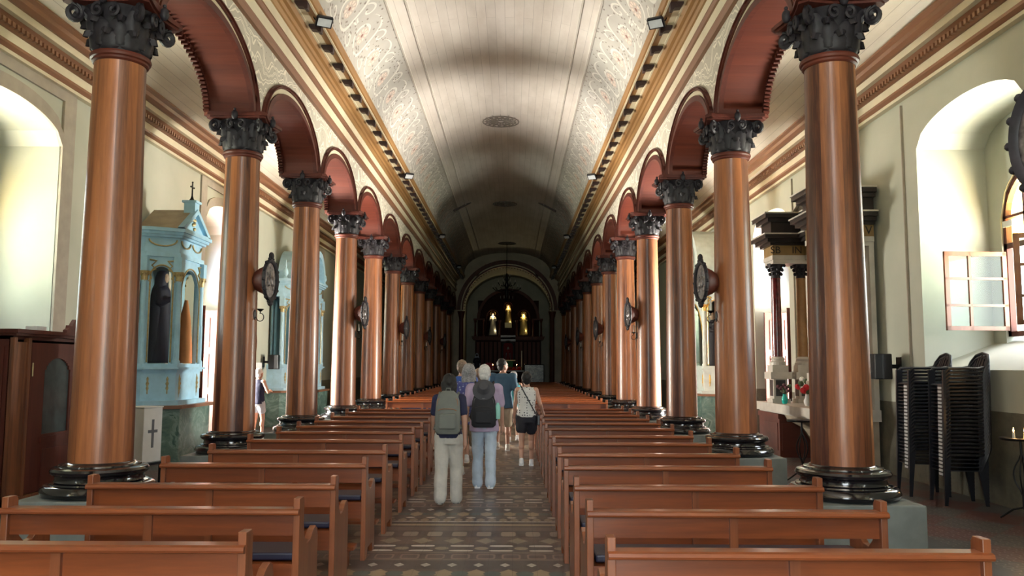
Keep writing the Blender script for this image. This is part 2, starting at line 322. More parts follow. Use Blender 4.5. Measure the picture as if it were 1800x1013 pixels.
# ------------------------------------------------------------------ mesh helpers
class MB:
    def __init__(s): s.v = []; s.f = []; s.m = []; s.uv = None
    def add(s, vs, fs, mi=0):
        o = len(s.v); s.v += [tuple(v) for v in vs]
        for f in fs: s.f.append(tuple(i+o for i in f)); s.m.append(mi)
    def box(s, x0, x1, y0, y1, z0, z1, mi=0):
        vs = [(x, y, z) for z in (z0, z1) for y in (y0, y1) for x in (x0, x1)]
        s.add(vs, [(0, 2, 3, 1), (4, 5, 7, 6), (0, 1, 5, 4), (2, 6, 7, 3), (0, 4, 6, 2), (1, 3, 7, 5)], mi)
    def lathe(s, prof, n=32, mi=0, c=(0, 0, 0), axis='z', cap=True, sx=1, sy=1):
        vs = []; fs = []
        for r, z in prof:
            for i in range(n):
                a = 2*PI*i/n; p = (r*math.cos(a)*sx, r*math.sin(a)*sy, z)
                if axis == 'x': p = (p[2], p[0], p[1])
                if axis == 'y': p = (p[0], p[2], p[1])
                vs.append((p[0]+c[0], p[1]+c[1], p[2]+c[2]))
        for k in range(len(prof)-1):
            for i in range(n):
                j = (i+1) % n; fs.append((k*n+i, k*n+j, (k+1)*n+j, (k+1)*n+i))
        if cap:
            fs.append(tuple(reversed(range(n)))); fs.append(tuple((len(prof)-1)*n+i for i in range(n)))
        s.add(vs, fs, mi)
    def tube(s, pts, r, n=8, mi=0, cap=True):
        pts = [Vector(p) for p in pts]; rs = r if isinstance(r, (list, tuple)) else [r]*len(pts)
        vs = []; fs = []; up_ = None
        for k, p in enumerate(pts):
            d = (pts[min(k+1, len(pts)-1)] - pts[max(k-1, 0)]).normalized()
            if up_ is None:
                up_ = Vector((0, 0, 1)) if abs(d.z) < 0.9 else Vector((1, 0, 0))
            a = d.cross(up_).normalized(); b_ = a.cross(d).normalized(); up_ = b_
            for i in range(n):
                t_ = 2*PI*i/n; vs.append(p + (a*math.cos(t_)+b_*math.sin(t_))*rs[k])
        for k in range(len(pts)-1):
            for i in range(n):
                j = (i+1) % n; fs.append((k*n+i, k*n+j, (k+1)*n+j, (k+1)*n+i))
        if cap:
            fs.append(tuple(reversed(range(n)))); fs.append(tuple((len(pts)-1)*n+i for i in range(n)))
        s.add(vs, fs, mi)
    def prism(s, poly, a0, a1, axis='y', mi=0, cap=True):
        # poly: list of 2D points; extruded along axis between a0 and a1. axis y -> poly (x,z); x -> poly (y,z); z -> poly (x,y)
        def P(p, a):
            return {'y': (p[0], a, p[1]), 'x': (a, p[0], p[1]), 'z': (p[0], p[1], a)}[axis]
        n = len(poly); vs = [P(p, a0) for p in poly] + [P(p, a1) for p in poly]
        fs = [(i, (i+1) % n, n+(i+1) % n, n+i) for i in range(n)]
        if cap: fs += [tuple(reversed(range(n))), tuple(range(n, 2*n))]
        s.add(vs, fs, mi)
    def sph(s, c, r, n=12, m=8, mi=0, sc=(1, 1, 1)):
        pr = [(max(1e-4, math.sin(PI*k/m)), -math.cos(PI*k/m)) for k in range(m+1)]
        vs = []; fs = []
        for q, z in pr:
            for i in range(n):
                a = 2*PI*i/n; vs.append((c[0]+q*math.cos(a)*r*sc[0], c[1]+q*math.sin(a)*r*sc[1], c[2]+z*r*sc[2]))
        for k in range(m):
            for i in range(n):
                j = (i+1) % n; fs.append((k*n+i, k*n+j, (k+1)*n+j, (k+1)*n+i))
        s.add(vs, fs, mi)
    def mesh(s, name, mats, smooth=False, recalc=True):
        me = bpy.data.meshes.new(name); me.from_pydata(s.v, [], s.f)
        if not isinstance(mats, (list, tuple)): mats = [mats]
        for m_ in mats: me.materials.append(m_)
        for p, mi in zip(me.polygons, s.m): p.material_index = mi
        if recalc:
            bm = bmesh.new(); bm.from_mesh(me); bmesh.ops.remove_doubles(bm, verts=bm.verts, dist=1e-5)
            bmesh.ops.recalc_face_normals(bm, faces=bm.faces); bm.to_mesh(me); bm.free()
        if smooth: me.shade_smooth() if smooth is True else None
        if smooth == 'auto':
            me.shade_smooth()
            try: me.set_sharp_from_angle(angle=math.radians(38))
            except Exception: pass
        return me
    def build(s, name, mats, parent=None, smooth='auto', loc=(0, 0, 0), rz=0, recalc=True):
        o = bpy.data.objects.new(name, s.mesh(name, mats, smooth, recalc)); COL.objects.link(o)
        o.location = loc; o.rotation_euler = (0, 0, rz)
        if parent: o.parent = parent
        return o
def tag(o, label, cat, group=None, kind=None):
    o['label'] = label; o['category'] = cat
    if group: o['group'] = group
    if kind: o['kind'] = kind
    return o
def thing(name, label, cat, loc=(0, 0, 0), rz=0, group=None):
    o = bpy.data.objects.new(name, None); COL.objects.link(o); o.location = loc; o.rotation_euler = (0, 0, rz)
    o.empty_display_size = 0.1
    return tag(o, label, cat, group)
def struct(o): o['kind'] = 'structure'; return o
def copy_tree(o, parent=None):
    c_ = o.copy(); COL.objects.link(c_)
    if parent: c_.parent = parent
    for ch in list(o.children): copy_tree(ch, c_)
    return c_
def dup(o, loc, label, rz=None):
    c_ = copy_tree(o); c_.location = loc; c_['label'] = label
    if rz is not None: c_.rotation_euler = (0, 0, rz)
    return c_
def bevel(o, w=0.006, seg=2):
    m_ = o.modifiers.new('bevel', 'BEVEL'); m_.width = w; m_.segments = seg; m_.limit_method = 'ANGLE'; return o
def text(name, body, size, loc, rot, mat, parent=None, ext=0.004):
    cu = bpy.data.curves.new(name, 'FONT'); cu.body = body; cu.size = size; cu.extrude = ext; cu.align_x = 'CENTER'; cu.align_y = 'CENTER'
    cu.materials.append(mat); o = bpy.data.objects.new(name, cu)
    COL.objects.link(o); o.location = loc; o.rotation_euler = rot
    dg = bpy.context.evaluated_depsgraph_get(); me = bpy.data.meshes.new_from_object(o.evaluated_get(dg))
    bpy.data.objects.remove(o); o = bpy.data.objects.new(name, me); COL.objects.link(o); o.location = loc; o.rotation_euler = rot
    if parent: o.parent = parent
    return o
ORD = ['first', 'second', 'third', 'fourth', 'fifth', 'sixth', 'seventh', 'eighth', 'ninth', 'tenth', 'eleventh', 'twelfth', 'thirteenth', 'fourteenth',
       'fifteenth', 'sixteenth', 'seventeenth', 'eighteenth', 'nineteenth', 'twentieth', 'twenty-first', 'twenty-second', 'twenty-third', 'twenty-fourth',
       'twenty-fifth', 'twenty-sixth', 'twenty-seventh', 'twenty-eighth', 'twenty-ninth', 'thirtieth', 'thirty-first', 'thirty-second', 'thirty-third',
       'thirty-fourth', 'thirty-fifth', 'thirty-sixth', 'thirty-seventh', 'thirty-eighth']

# ------------------------------------------------------------------ geometry constants
WW = 6.26; ZC = [7.676+3.6*n for n in range(-1, 12)]; Y0 = -4.0; YE = 50.9; YS = 58.6
SPR = 5.08; AF = 3.22; AB = 3.82        # arcade wall faces (distance from centre)
PORT = []

# floor
mb = MB(); mb.box(CX-WW-1.3, CX+WW+1.3, Y0-3, YS+0.4, -0.2, 0); struct(mb.build('floor', M_FLOOR, smooth=False))

# ------------------------------------------------------------------ side walls with deep window and door recesses
OPEN = [(2.4, 'w'), (10.5, 'w'), (18.7, 'd'), (26.9, 'w')]
HW = 1.27
def side_wall(sd):
    P = lambda w: CX+sd*w
    def bx(mb, w0, w1, y0, y1, z0, z1, mi=0):
        a, b = sorted((P(w0), P(w1))); mb.box(a, b, y0, y1, z0, z1, mi)
    mb = MB(); T = 1.24; top = 6.6
    edges = [Y0]
    for yc, k in OPEN: edges += [yc-HW, yc+HW]
    edges.append(YE+0.3)
    for i in range(0, len(edges), 2): bx(mb, WW, WW+T, edges[i], edges[i+1], 0, top)
    for yc, k in OPEN:
        y0, y1 = yc-HW, yc+HW
        n = 16; arc = [(y0+(y1-y0)*i/n, 4.82+0.40*(1-((i/n*2-1)**2))**0.5*1.0 if 0 < i < n else 4.82) for i in range(n+1)]
        for i in range(n):
            q = [arc[i], arc[i+1], (arc[i+1][0], top), (arc[i][0], top)]
            mb.prism(q, P(WW), P(WW+T), 'x')
        # outer skin with the real opening
        ow = 0.97; ob = 2.08 if k == 'w' else 0.0; osp = 3.75; orise = 0.72
        a0, a1 = WW+1.0, WW+T
        bx(mb, a0, a1, y0, yc-ow, 0, 5.2); bx(mb, a0, a1, yc+ow, y1, 0, 5.2)
        arc2 = [(yc-ow+2*ow*i/n, osp+orise*(1-((i/n*2-1)**2))**0.5 if 0 < i < n else osp) for i in range(n+1)]
        for i in range(n):
            mb.prism([arc2[i], arc2[i+1], (arc2[i+1][0], 5.2), (arc2[i][0], 5.2)], P(a0), P(a1), 'x')
        if k == 'w':
            mb.prism([(P(WW), 0), (P(WW), 1.62), (P(WW+T), 2.08), (P(WW+T), 0)], y0, y1, 'y')
        rot = (0, sd*PI/2, 0)
        o = portal((P(WW+1.27), yc, (ob+4.45)/2), 4.4-ob, 1.9, (0, sd*PI/2, 0))
        if k == 'd':   # the sunlit yard outside the open doors
            l = lamp('AREA', 'yard_light', (P(WW+2.6), yc, 1.7), 3000, (1.0, 0.93, 0.80), 2.4, (0, sd*PI/2, 0))
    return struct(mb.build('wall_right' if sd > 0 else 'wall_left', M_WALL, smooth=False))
side_wall(-1); side_wall(1)

wn = [0]
def window(sd, yc, k, openleaf=False, gname='w'):
    """arched timber window or door set in the recess"""
    P = lambda w: CX+sd*w
    wn[0] += 1
    w0 = WW+1.03; w1 = WW+1.11
    ow = 0.97; ob = 2.08 if k == 'w' else 2.95; osp = 3.75; orise = 0.72
    ar = lambda r, n=20: [(yc+(ow-r)*math.cos(PI*i/n), osp+(orise-r)*math.sin(PI*i/n)) for i in range(n+1)]
    fr = MB(); o_ = ar(0.0); i_ = ar(0.07)
    for j in range(20):
        fr.prism([o_[j], o_[j+1], i_[j+1], i_[j]], P(w0), P(w1), 'x')
    for s_ in (-1, 1):
        y_a, y_b = sorted((yc+s_*ow, yc+s_*(ow-0.07)))
        a, b = sorted((P(w0), P(w1))); fr.box(a, b, y_a, y_b, ob if k == 'w' else 0, osp)
    a, b = sorted((P(w0), P(w1)))
    fr.box(a, b, yc-ow, yc+ow, 3.30, 3.38)
    fr.box(a, b, yc-ow, yc+ow, ob, ob+0.07)
    fr.box(a, b, yc-0.035, yc+0.035, 3.38 if k == 'w' else ob, osp+orise-0.03)
    for f_ in (-0.5, 0.5):
        fr.box(a, b, yc+f_*ow-0.02, yc+f_*ow+0.02, 3.38, osp+0.58)
    fr.box(a, b, yc-ow, yc+ow, osp-0.02, osp+0.02)
    fo = fr.build('window_%d' % wn[0] if k == 'w' else 'door_%d' % wn[0], M_REDV, smooth=False); struct(fo)
    g = MB()
    xx = P((w0+w1)/2)
    cols = [1, 0, 0, 1] if k == 'w' else [2, 3, 4, 2]
    for j in range(4):
        ya = yc-ow+ow/2*j+0.03; yb = yc-ow+ow/2*(j+1)-0.03
        for (za, zb) in ((3.39, osp-0.02), (osp+0.02, osp+(0.45 if j in (0, 3) else 0.66))):
            g.add([(xx, ya, za), (xx, yb, za), (xx, yb, zb), (xx, ya, zb)], [(0, 1, 2, 3)], cols[j])
    g.build('upper_panes', [M_GLASS, M_AMBER, M_BLUEG, M_YELG, M_REDG], fo, smooth=False)
    if k == 'w':
        for s_ in (-1, 1):
            leaf = MB(); L = ow-0.08; hgt = 3.28-ob-0.1
            bars = [(0, L, 0, 0.06), (0, L, hgt-0.06, hgt), (0, 0.06, 0, hgt), (L-0.06, L, 0, hgt), (L*0.58, L*0.58+0.035, 0, hgt), (0, L, hgt*0.30, hgt*0.30+0.035), (0, L, hgt*0.64, hgt*0.64+0.035)]
            for u0, u1, z0, z1 in bars: leaf.box(-0.02, 0.02, u0, u1, z0, z1)
            lo = leaf.build('casement', M_REDV if not openleaf else M_PEWV, fo, smooth=False)
            pn = MB(); pn.box(-0.003, 0.003, 0.05, L-0.05, 0.05, hgt-0.05)
            po = pn.build('pane', M_GLASS, lo, smooth=False)
            lo.location = (P(w0-0.03), yc+s_*(ow-0.07), ob+0.08)
            ang = PI if s_ > 0 else 0        # along the wall = closed
            if openleaf: ang = sd*math.radians(93 if s_ > 0 else 78)
            lo.rotation_euler = (0, 0, ang)
    else:
        for s_ in (-1, 1):
            leaf = MB(); L = ow-0.06
            leaf.box(-0.025, 0.025, 0, L, 0.02, 2.93)
            for z0, z1 in ((0.25, 0.95), (1.1, 1.9), (2.05, 2.75)):
                leaf.box(-0.04, 0.04, 0.12, L/2-0.04, z0, z1); leaf.box(-0.04, 0.04, L/2+0.04, L-0.12, z0, z1)
            lo = leaf.build('door_leaf', M_REDV, fo, smooth=False)
            lo.location = (P(w0-0.04), yc+s_*(ow-0.05), 0)
            ang = sd*math.radians(97 if s_ > 0 else 83)
            lo.rotation_euler = (0, 0, ang)
    return fo
for yc, k in OPEN:
    for sd in (-1, 1):
        window(sd, yc, k, openleaf=(k == 'w' and sd > 0 and abs(yc-10.5) < 0.1))

# ------------------------------------------------------------------ arcade walls, cut by the arches
ia, ib = 1.51, 0.79
KS = 1.04
KZ = lambda z: 1.65+(z-1.65)*KS
def arcade(sd):
    P = lambda w: CX+sd*w
    mb = MB(); n = 28; top = 8.9
    ys = [ZC[0]-3.6]+ZC+[YE]
    quads_front = []
    for k in range(len(ys)-1):
        ya, yb = ys[k], ys[k+1]; yc = (ya+yb)/2
        pts = [(ya, SPR)] + [(yc-ia*math.cos(PI*i/n), SPR+ib*math.sin(PI*i/n)) for i in range(n+1)] + [(yb, SPR)]
        for i in range(len(pts)-1):
            (a, za), (b, zb) = pts[i], pts[i+1]
            if b-a < 1e-4: continue
            mb.add([(P(AF), a, za), (P(AF), b, zb), (P(AF), b, top), (P(AF), a, top)], [(0, 1, 2, 3)], 0)
            mb.add([(P(AB), a, za), (P(AB), b, zb), (P(AB), b, top), (P(AB), a, top)], [(3, 2, 1, 0)], 1)
            mb.add([(P(AF), a, za), (P(AF), b, zb), (P(AB), b, zb), (P(AB), a, za)], [(0, 1, 2, 3)], 1)
    me = mb.mesh('wall_nave', [M_SPAND, M_CREAM], False)
    uv = me.uv_layers.new(name='UVMap')
    for lp in me.loops:
        co = me.vertices[lp.vertex_index].co; uv.data[lp.index].uv = (co.y, co.z)
    o = bpy.data.objects.new('wall_nave_right' if sd > 0 else 'wall_nave_left', me); COL.objects.link(o); struct(o)
arcade(-1); arcade(1)

# entablature of the nave: mouldings swept along the nave
tn = [0]
def trim(polys, sd, mats, y0=Y0, y1=YE, ks=1.0):
    mb = MB()
    for poly, mi in polys:
        mb.prism([(CX+sd*w*ks, 1.65+(z-1.65)*ks) for w, z in poly], y0, y1, 'y', mi)
    tn[0] += 1
    return struct(mb.build('trim_%d' % tn[0], mats, smooth=False))
for sd in (-1, 1):
    trim([([(3.12, 6.10), (3.04, 6.10), (3.02, 6.15), (3.045, 6.17), (3.02, 6.21), (3.04, 6.23), (3.12, 6.23)], 0)], sd, [M_BROWNM], ks=KS)
    trim([([(3.12, 6.23), (3.055, 6.23), (3.05, 6.42), (3.12, 6.42)], 0)], sd, [M_CREAM], ks=KS)
    trim([([(3.12, 6.42), (3.02, 6.42), (2.99, 6.46), (3.0, 6.50), (3.12, 6.50)], 0)], sd, [M_BROWNM], ks=KS)
    trim([([(3.12, 6.50), (3.03, 6.50), (3.03, 6.71), (3.12, 6.71)], 0)], sd, [M_CREAM], ks=KS)
    trim([([(3.12, 6.70), (3.00, 6.70), (2.97, 6.74), (2.94, 6.745), (2.92, 6.79), (2.87, 6.80), (2.83, 6.85), (3.12, 6.85)], 0)], sd, [M_OCHRE], ks=KS)
    trim([([(3.12, 6.85), (2.80, 6.85), (2.80, 6.87), (2.60, 6.87), (2.60, 6.84), (2.57, 6.84), (2.57, 6.90), (3.12, 6.90)], 0)], sd, [M_CREAM], ks=KS)
    trim([([(3.12, 6.90), (2.57, 6.86), (2.545, 6.87), (2.53, 6.93), (2.55, 6.96), (2.53, 7.01), (2.56, 7.06), (2.58, 7.09), (3.12, 7.09)], 0)], sd, [M_OCHRE], ks=KS)
# modillion brackets, one by one
mb = MB(); mb.prism([(-0.10, 0.0), (0.10, 0.0), (0.10, -0.03), (0.06, -0.085), (-0.03, -0.095), (-0.06, -0.13), (-0.10, -0.13)], -0.06, 0.06, 'y')
mb.box(-0.015, 0.015, -0.065, -0.06, -0.06, -0.03)
brk = mb.build('cornice_bracket', M_DKBR, smooth=False)
first = True
for sd in (-1, 1):
    lb = ('dark brown carved bracket under the %s cornice of the nave' % ('left' if sd < 0 else 'right'))
    y = 6.7
    while y < YE-0.3:
        o = brk if first else brk.copy()
        if not first: COL.objects.link(o)
        first = False
        o.location = (CX+sd*2.70*KS, y, KZ(6.868)); o.rotation_euler = (0, 0, 0 if sd > 0 else PI)
        tag(o, lb, 'bracket', 'cornice brackets of the nave, ' + ('left' if sd < 0 else 'right') + ' side')
        y += 0.86

# ------------------------------------------------------------------ nave vault
def vault_pt(u, a=2.58*KS, b=1.33*KS, z0=KZ(7.06), n_=2.3):
    th = PI*u; cx_, sx_ = math.cos(th), math.sin(th)
    return (CX - a*math.copysign(abs(cx_)**(2/n_), cx_), z0 + b*abs(sx_)**(2/n_))
VL = [0]
def vault():
    us = [i/72 for i in range(73)]; pts = [vault_pt(u) for u in us]
    L = [0]
    for i in range(72): L.append(L[-1]+math.dist(pts[i], pts[i+1]))
    ys = [Y0+(YE-Y0)*j/40 for j in range(41)]
    print('VAULT arc', [round(L[i]-L[36], 2) for i in (0, 6, 12)], [round(abs(pts[i][0]-CX), 2) for i in (0, 6, 12)], [i for i in range(36) if abs(pts[i][0]-CX) > 1.95][-1])
    vs = [(p[0], y, p[1]) for y in ys for p in pts]; fs = []; mi = []
    for j in range(40):
        for i in range(72):
            fs.append((j*73+i, j*73+i+1, (j+1)*73+i+1, (j+1)*73+i))
            xm = (pts[i][0]+pts[i+1][0])/2
            mi.append(1 if abs(xm-CX) > 1.95 else 0)
    me = bpy.data.meshes.new('ceiling'); me.from_pydata(vs, [], fs)
    me.materials.append(M_PLANK); me.materials.append(M_FLORAL)
    for p, m_ in zip(me.polygons, mi): p.material_index = m_
    uv = me.uv_layers.new(name='UVMap')
    for lp in me.loops:
        k = lp.vertex_index; uv.data[lp.index].uv = (L[k % 73]-L[36], ys[k//73])
    me.shade_smooth()
    o = bpy.data.objects.new('ceiling', me); COL.objects.link(o); struct(o)
    # thin battens framing the boards
    mb = MB()
    for sgn in (-1, 1):
        for wv in (1.95, 1.68):
            best = min(pts, key=lambda p: abs(p[0]-(CX+sgn*wv)))
            mb.box(best[0]-0.02, best[0]+0.02, Y0, YE, best[1]-0.025, best[1]+0.02)
    tn[0] += 1; struct(mb.build('trim_%d' % tn[0], M_BATT, smooth=False))
M_BATT = plain('batten_paint', (0.56, 0.52, 0.47), 0.5, 0, 0.06)
vault()
# roof slab above everything keeps the sky out
mb = MB(); mb.box(CX-WW-1.3, CX+WW+1.3, Y0-0.2, YE+0.3, 9.0, 9.2); struct(mb.build('ceiling_roof', M_CREAM, smooth=False))

# ------------------------------------------------------------------ aisle ceilings and cornices
for sd in (-1, 1):
    pts = []
    for i in range(17):
        u = i/16; w = AB + (5.72-AB)*u
        pts.append((CX+sd*w, 6.26 + 0.30*math.sin(PI*(0.5+0.5*u))**1.0 + 0.12*math.sin(PI*u)))
    ys = [Y0, YE]; vs = [(p[0], y, p[1]) for y in ys for p in pts]; fs = [(i, i+1, 17+i+1, 17+i) for i in range(16)]
    me = bpy.data.meshes.new('ceiling_aisle'); me.from_pydata(vs, [], fs); me.materials.append(M_PLANKA)
    uv = me.uv_layers.new(name='UVMap')
    for lp in me.loops:
        k = lp.vertex_index; uv.data[lp.index].uv = ((k % 17)*0.13, ys[k//17])
    me.shade_smooth(); o = bpy.data.objects.new('ceiling_aisle_' + ('left' if sd < 0 else 'right'), me); COL.objects.link(o); struct(o)
    trim([([(6.27, 5.66), (6.17, 5.66), (6.17, 5.71), (6.27, 5.71)], 1), ([(6.27, 5.71), (6.16, 5.71), (6.12, 5.75), (6.12, 5.79), (6.27, 5.79)], 0),
          ([(6.27, 5.79), (6.15, 5.79), (6.13, 5.92), (6.27, 5.92)], 1)], sd, [M_BROWNM, M_CREAM])
    trim([([(6.27, 5.92), (6.10, 5.92), (6.04, 5.95), (6.04, 6.01), (6.00, 6.05), (6.27, 6.05)], 0), ([(6.27, 6.05), (5.92, 6.05), (5.88, 6.12), (6.27, 6.12)], 1),
          ([(6.27, 6.12), (5.84, 6.12), (5.78, 6.16), (5.76, 6.21), (5.70, 6.24), (5.70, 6.6), (6.27, 6.6)], 0)], sd, [M_BROWNM, M_CREAM])
    dn = MB(); y = Y0
    while y < YE:
        a, b = sorted((CX+sd*6.10, CX+sd*6.015)); dn.box(a, b, y, y+0.05, 5.935, 6.0); y += 0.10
    tn[0] += 1; struct(dn.build('trim_%d' % tn[0], M_BROWNM, smooth=False))
    # painted pilaster strips framing each recess
    pl = MB()
    for yc, k in OPEN:
        for s_ in (-1, 1):
            yy = yc+s_*(HW+0.38)
            a, b = sorted((CX+sd*(WW+0.01), CX+sd*(WW-0.035)))
            if sd > 0: pl.box(a, b, yy-0.012, yy+0.012, 1.15, 5.6); continue
            yy = yc+s_*(HW+0.16); pl.box(a, b, yy-0.16, yy+0.16, 1.15, 5.66)
        if sd < 0:
            n = 16; A = [(yc-HW+2*HW*i/n, 4.82+0.40*math.sqrt(max(0, 1-(i/n*2-1)**2))) for i in range(n+1)]
            for i in range(n): pl.prism([A[i], A[i+1], (A[i+1][0], A[i+1][1]+.2), (A[i][0], A[i][1]+.2)], a, b, 'x')
            pl.box(a, b, yc-HW, yc+HW, 5.50, 5.66)
    tn[0] += 1; struct(pl.build('trim_%d' % tn[0], plain('taupe_paint', (0.34, 0.30, 0.25), 0.6, 0, 0.1), smooth=False))

# ------------------------------------------------------------------ wall behind the camera with the open main door
mb = MB()
x0, x1 = CX-WW-1.3, CX+WW+1.3
mb.box(x0, CX-1.6, Y0-0.3, Y0, 0, 9.2); mb.box(CX+1.6, x1, Y0-0.3, Y0, 0, 9.2); mb.box(CX-1.6, CX+1.6, Y0-0.3, Y0, 4.6, 6.0)
mb.box(CX-1.6, CX-1.1, Y0-0.3, Y0, 6.0, 8.0); mb.box(CX+1.1, CX+1.6, Y0-0.3, Y0, 6.0, 8.0); mb.box(CX-1.6, CX+1.6, Y0-0.3, Y0, 8.0, 9.2)
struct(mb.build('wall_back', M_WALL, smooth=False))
portal((CX, Y0-0.32, 2.3), 3.2, 4.6, (PI/2, 0, 0)); portal((CX, Y0-0.32, 7.0), 2.2, 2.0, (PI/2, 0, 0))

# ------------------------------------------------------------------ end wall, chancel arch, sanctuary
mb = MB(); n = 40; R = 2.78
mb.box(CX-WW-1.3, CX-R, YE, YE+0.7, 0, 9.0); mb.box(CX+R, CX+WW+1.3, YE, YE+0.7, 0, 9.0)
arc = [(CX-R*math.cos(PI*i/n), SPR+R*math.sin(PI*i/n)) for i in range(n+1)]
for i in range(n):
    mb.prism([arc[i], arc[i+1], (arc[i+1][0], 9.0), (arc[i][0], 9.0)], YE, YE+0.7, 'y')
struct(mb.build('wall_front', plain('chancel_wall_paint', (0.42, 0.37, 0.28), 0.6, 0, 0.2, 1.2), smooth=False))
M_GREYG = plain('grey_green_plaster', (0.40, 0.40, 0.34), 0.6, 0, 0.12, 1.5)
mb = MB(); SW = 2.95
mb.box(CX-SW-0.3, CX-SW, YE+0.6, YS+0.3, 0, 7.0); mb.box(CX+SW, CX+SW+0.3, YE+0.6, YS+0.3, 0, 7.0); mb.box(CX-SW, CX+SW, YS, YS+0.3, 0, 8.6)
struct(mb.build('wall_sanctuary', M_GREYG, smooth=False))
vs = []; fs = []
for y in (YE+0.6, YS+0.2):
    for i in range(33): vs.append((CX-3.0*math.cos(PI*i/32), y, 5.4+2.6*math.sin(PI*i/32)))
for i in range(32): fs.append((i, i+1, 33+i+1, 33+i))
mb = MB(); mb.add(vs, fs); mb.box(CX-3.3, CX+3.3, YE+0.6, YS+0.3, 8.3, 8.5); struct(mb.build('ceiling_sanctuary', M_GREYG, smooth=False))
mb = MB(); mb.box(CX-SW, CX+SW, 51.8, YS, 0, 0.17); mb.box(CX-SW, CX+SW, 52.2, YS, 0.17, 0.34); struct(mb.build('floor_sanctuary', plain('sanctuary_floor', (0.10, 0.05, 0.04), 0.3), smooth=False))

def arch_thing(a, b, d0, d1, tw, wallface, name, label, group=None, teeth=True):
    """arch lining in local frame: opening plane is x-z? arch spans local y, nave side is -x"""
    root = thing(name, label, 'arch', group=group)
    n = 36
    def strip(mb, r0, r1, x0_, x1_, mi=0):
        A = [(-(a+r0)*math.cos(PI*i/n), (b+r0)*math.sin(PI*i/n)) for i in range(n+1)]
        B = [(-(a+r1)*math.cos(PI*i/n), (b+r1)*math.sin(PI*i/n)) for i in range(n+1)]
        for i in range(n): mb.prism([A[i], A[i+1], B[i+1], B[i]], x0_, x1_, 'x', mi)
    m1 = MB(); strip(m1, -0.035, 0.0, d0+0.01, d1-0.01); m1.build('soffit', M_RED, root)
    m2 = MB(); strip(m2, 0.12, tw, d0-0.05, d0+0.02); strip(m2, 0.145, tw-0.02, d0-0.075, d0-0.05); m2.build('outer_moulding', M_REDV, root)
    m3 = MB(); strip(m3, 0.045, 0.12, d0-0.02, d0+0.02); m3.build('cream_band', M_CREAM, root)
    m4 = MB(); strip(m4, -0.045, 0.045, d0-0.045, d0+0.02); m4.build('inner_moulding', M_REDV, root)
    m5 = MB(); strip(m5, -0.045, tw-0.05, d1-0.02, d1+0.03); m5.build('rear_moulding', M_REDV, root)
    if teeth:
        m6 = MB(); k = 46
        for i in range(k):
            th = PI*(i+0.5)/k
            for xx0, xx1, rr in ((d1-0.05, d1+0.03, 0.075),):
                cy, cz = -(a-0.03)*math.cos(th), (b-0.03)*math.sin(th)
                dy, dz = -math.cos(th), math.sin(th); ty, tz = math.sin(th), math.cos(th)
                hw_ = 0.034
                pts = [(cy-ty*hw_, cz-tz*hw_), (cy+ty*hw_, cz+tz*hw_), (cy+ty*0.012-dy*rr, cz+tz*0.012-dz*rr), (cy-ty*0.012-dy*rr, cz-tz*0.012-dz*rr)]
                m6.prism(pts, xx0, xx1, 'x')
        m6.build('scalloped_edge', M_REDV, root, smooth=False)
    return root
yb_ = [ZC[0]-3.6]+ZC+[YE]
arch0 = None
for sd in (-1, 1):
    for k in range(1, len(yb_)-1):
        yc = (yb_[k]+yb_[k+1])/2
        side = 'left' if sd < 0 else 'right'
        lab = 'red-brown timber arch of the %s arcade, %s from the camera' % (side, ORD[k-1])
        if arch0 is None:
            arch0 = arch_thing(ia, ib, 0.0, AB-AF, 0.18, 0, 'arcade_arch', lab, 'timber arches of the arcades'); o = arch0
        else:
            o = copy_tree(arch0); o['label'] = lab
        o.location = (CX+sd*AF, yc, SPR); o.rotation_euler = (0, 0, 0 if sd > 0 else PI)
ca = arch_thing(R, R, 0.0, 0.6, 0.36, 0, 'chancel_arch', 'wide dark red rounded arch framing the sanctuary at the far end')
ca.location = (CX, YE, SPR); ca.rotation_euler = (0, 0, PI/2)
# ochre painted shields beside the chancel arch
mb = MB()
for s_ in (-1, 1):
    mb.prism([(CX+s_*1.9, 7.1), (CX+s_*1.75, 7.65), (CX+s_*1.35, 7.95), (CX+s_*1.1, 7.9), (CX+s_*2.05, 7.45)], YE-0.02, YE+0.01, 'y')
tn[0] += 1; struct(mb.build('trim_%d' % tn[0], M_OCHRE, smooth=False))
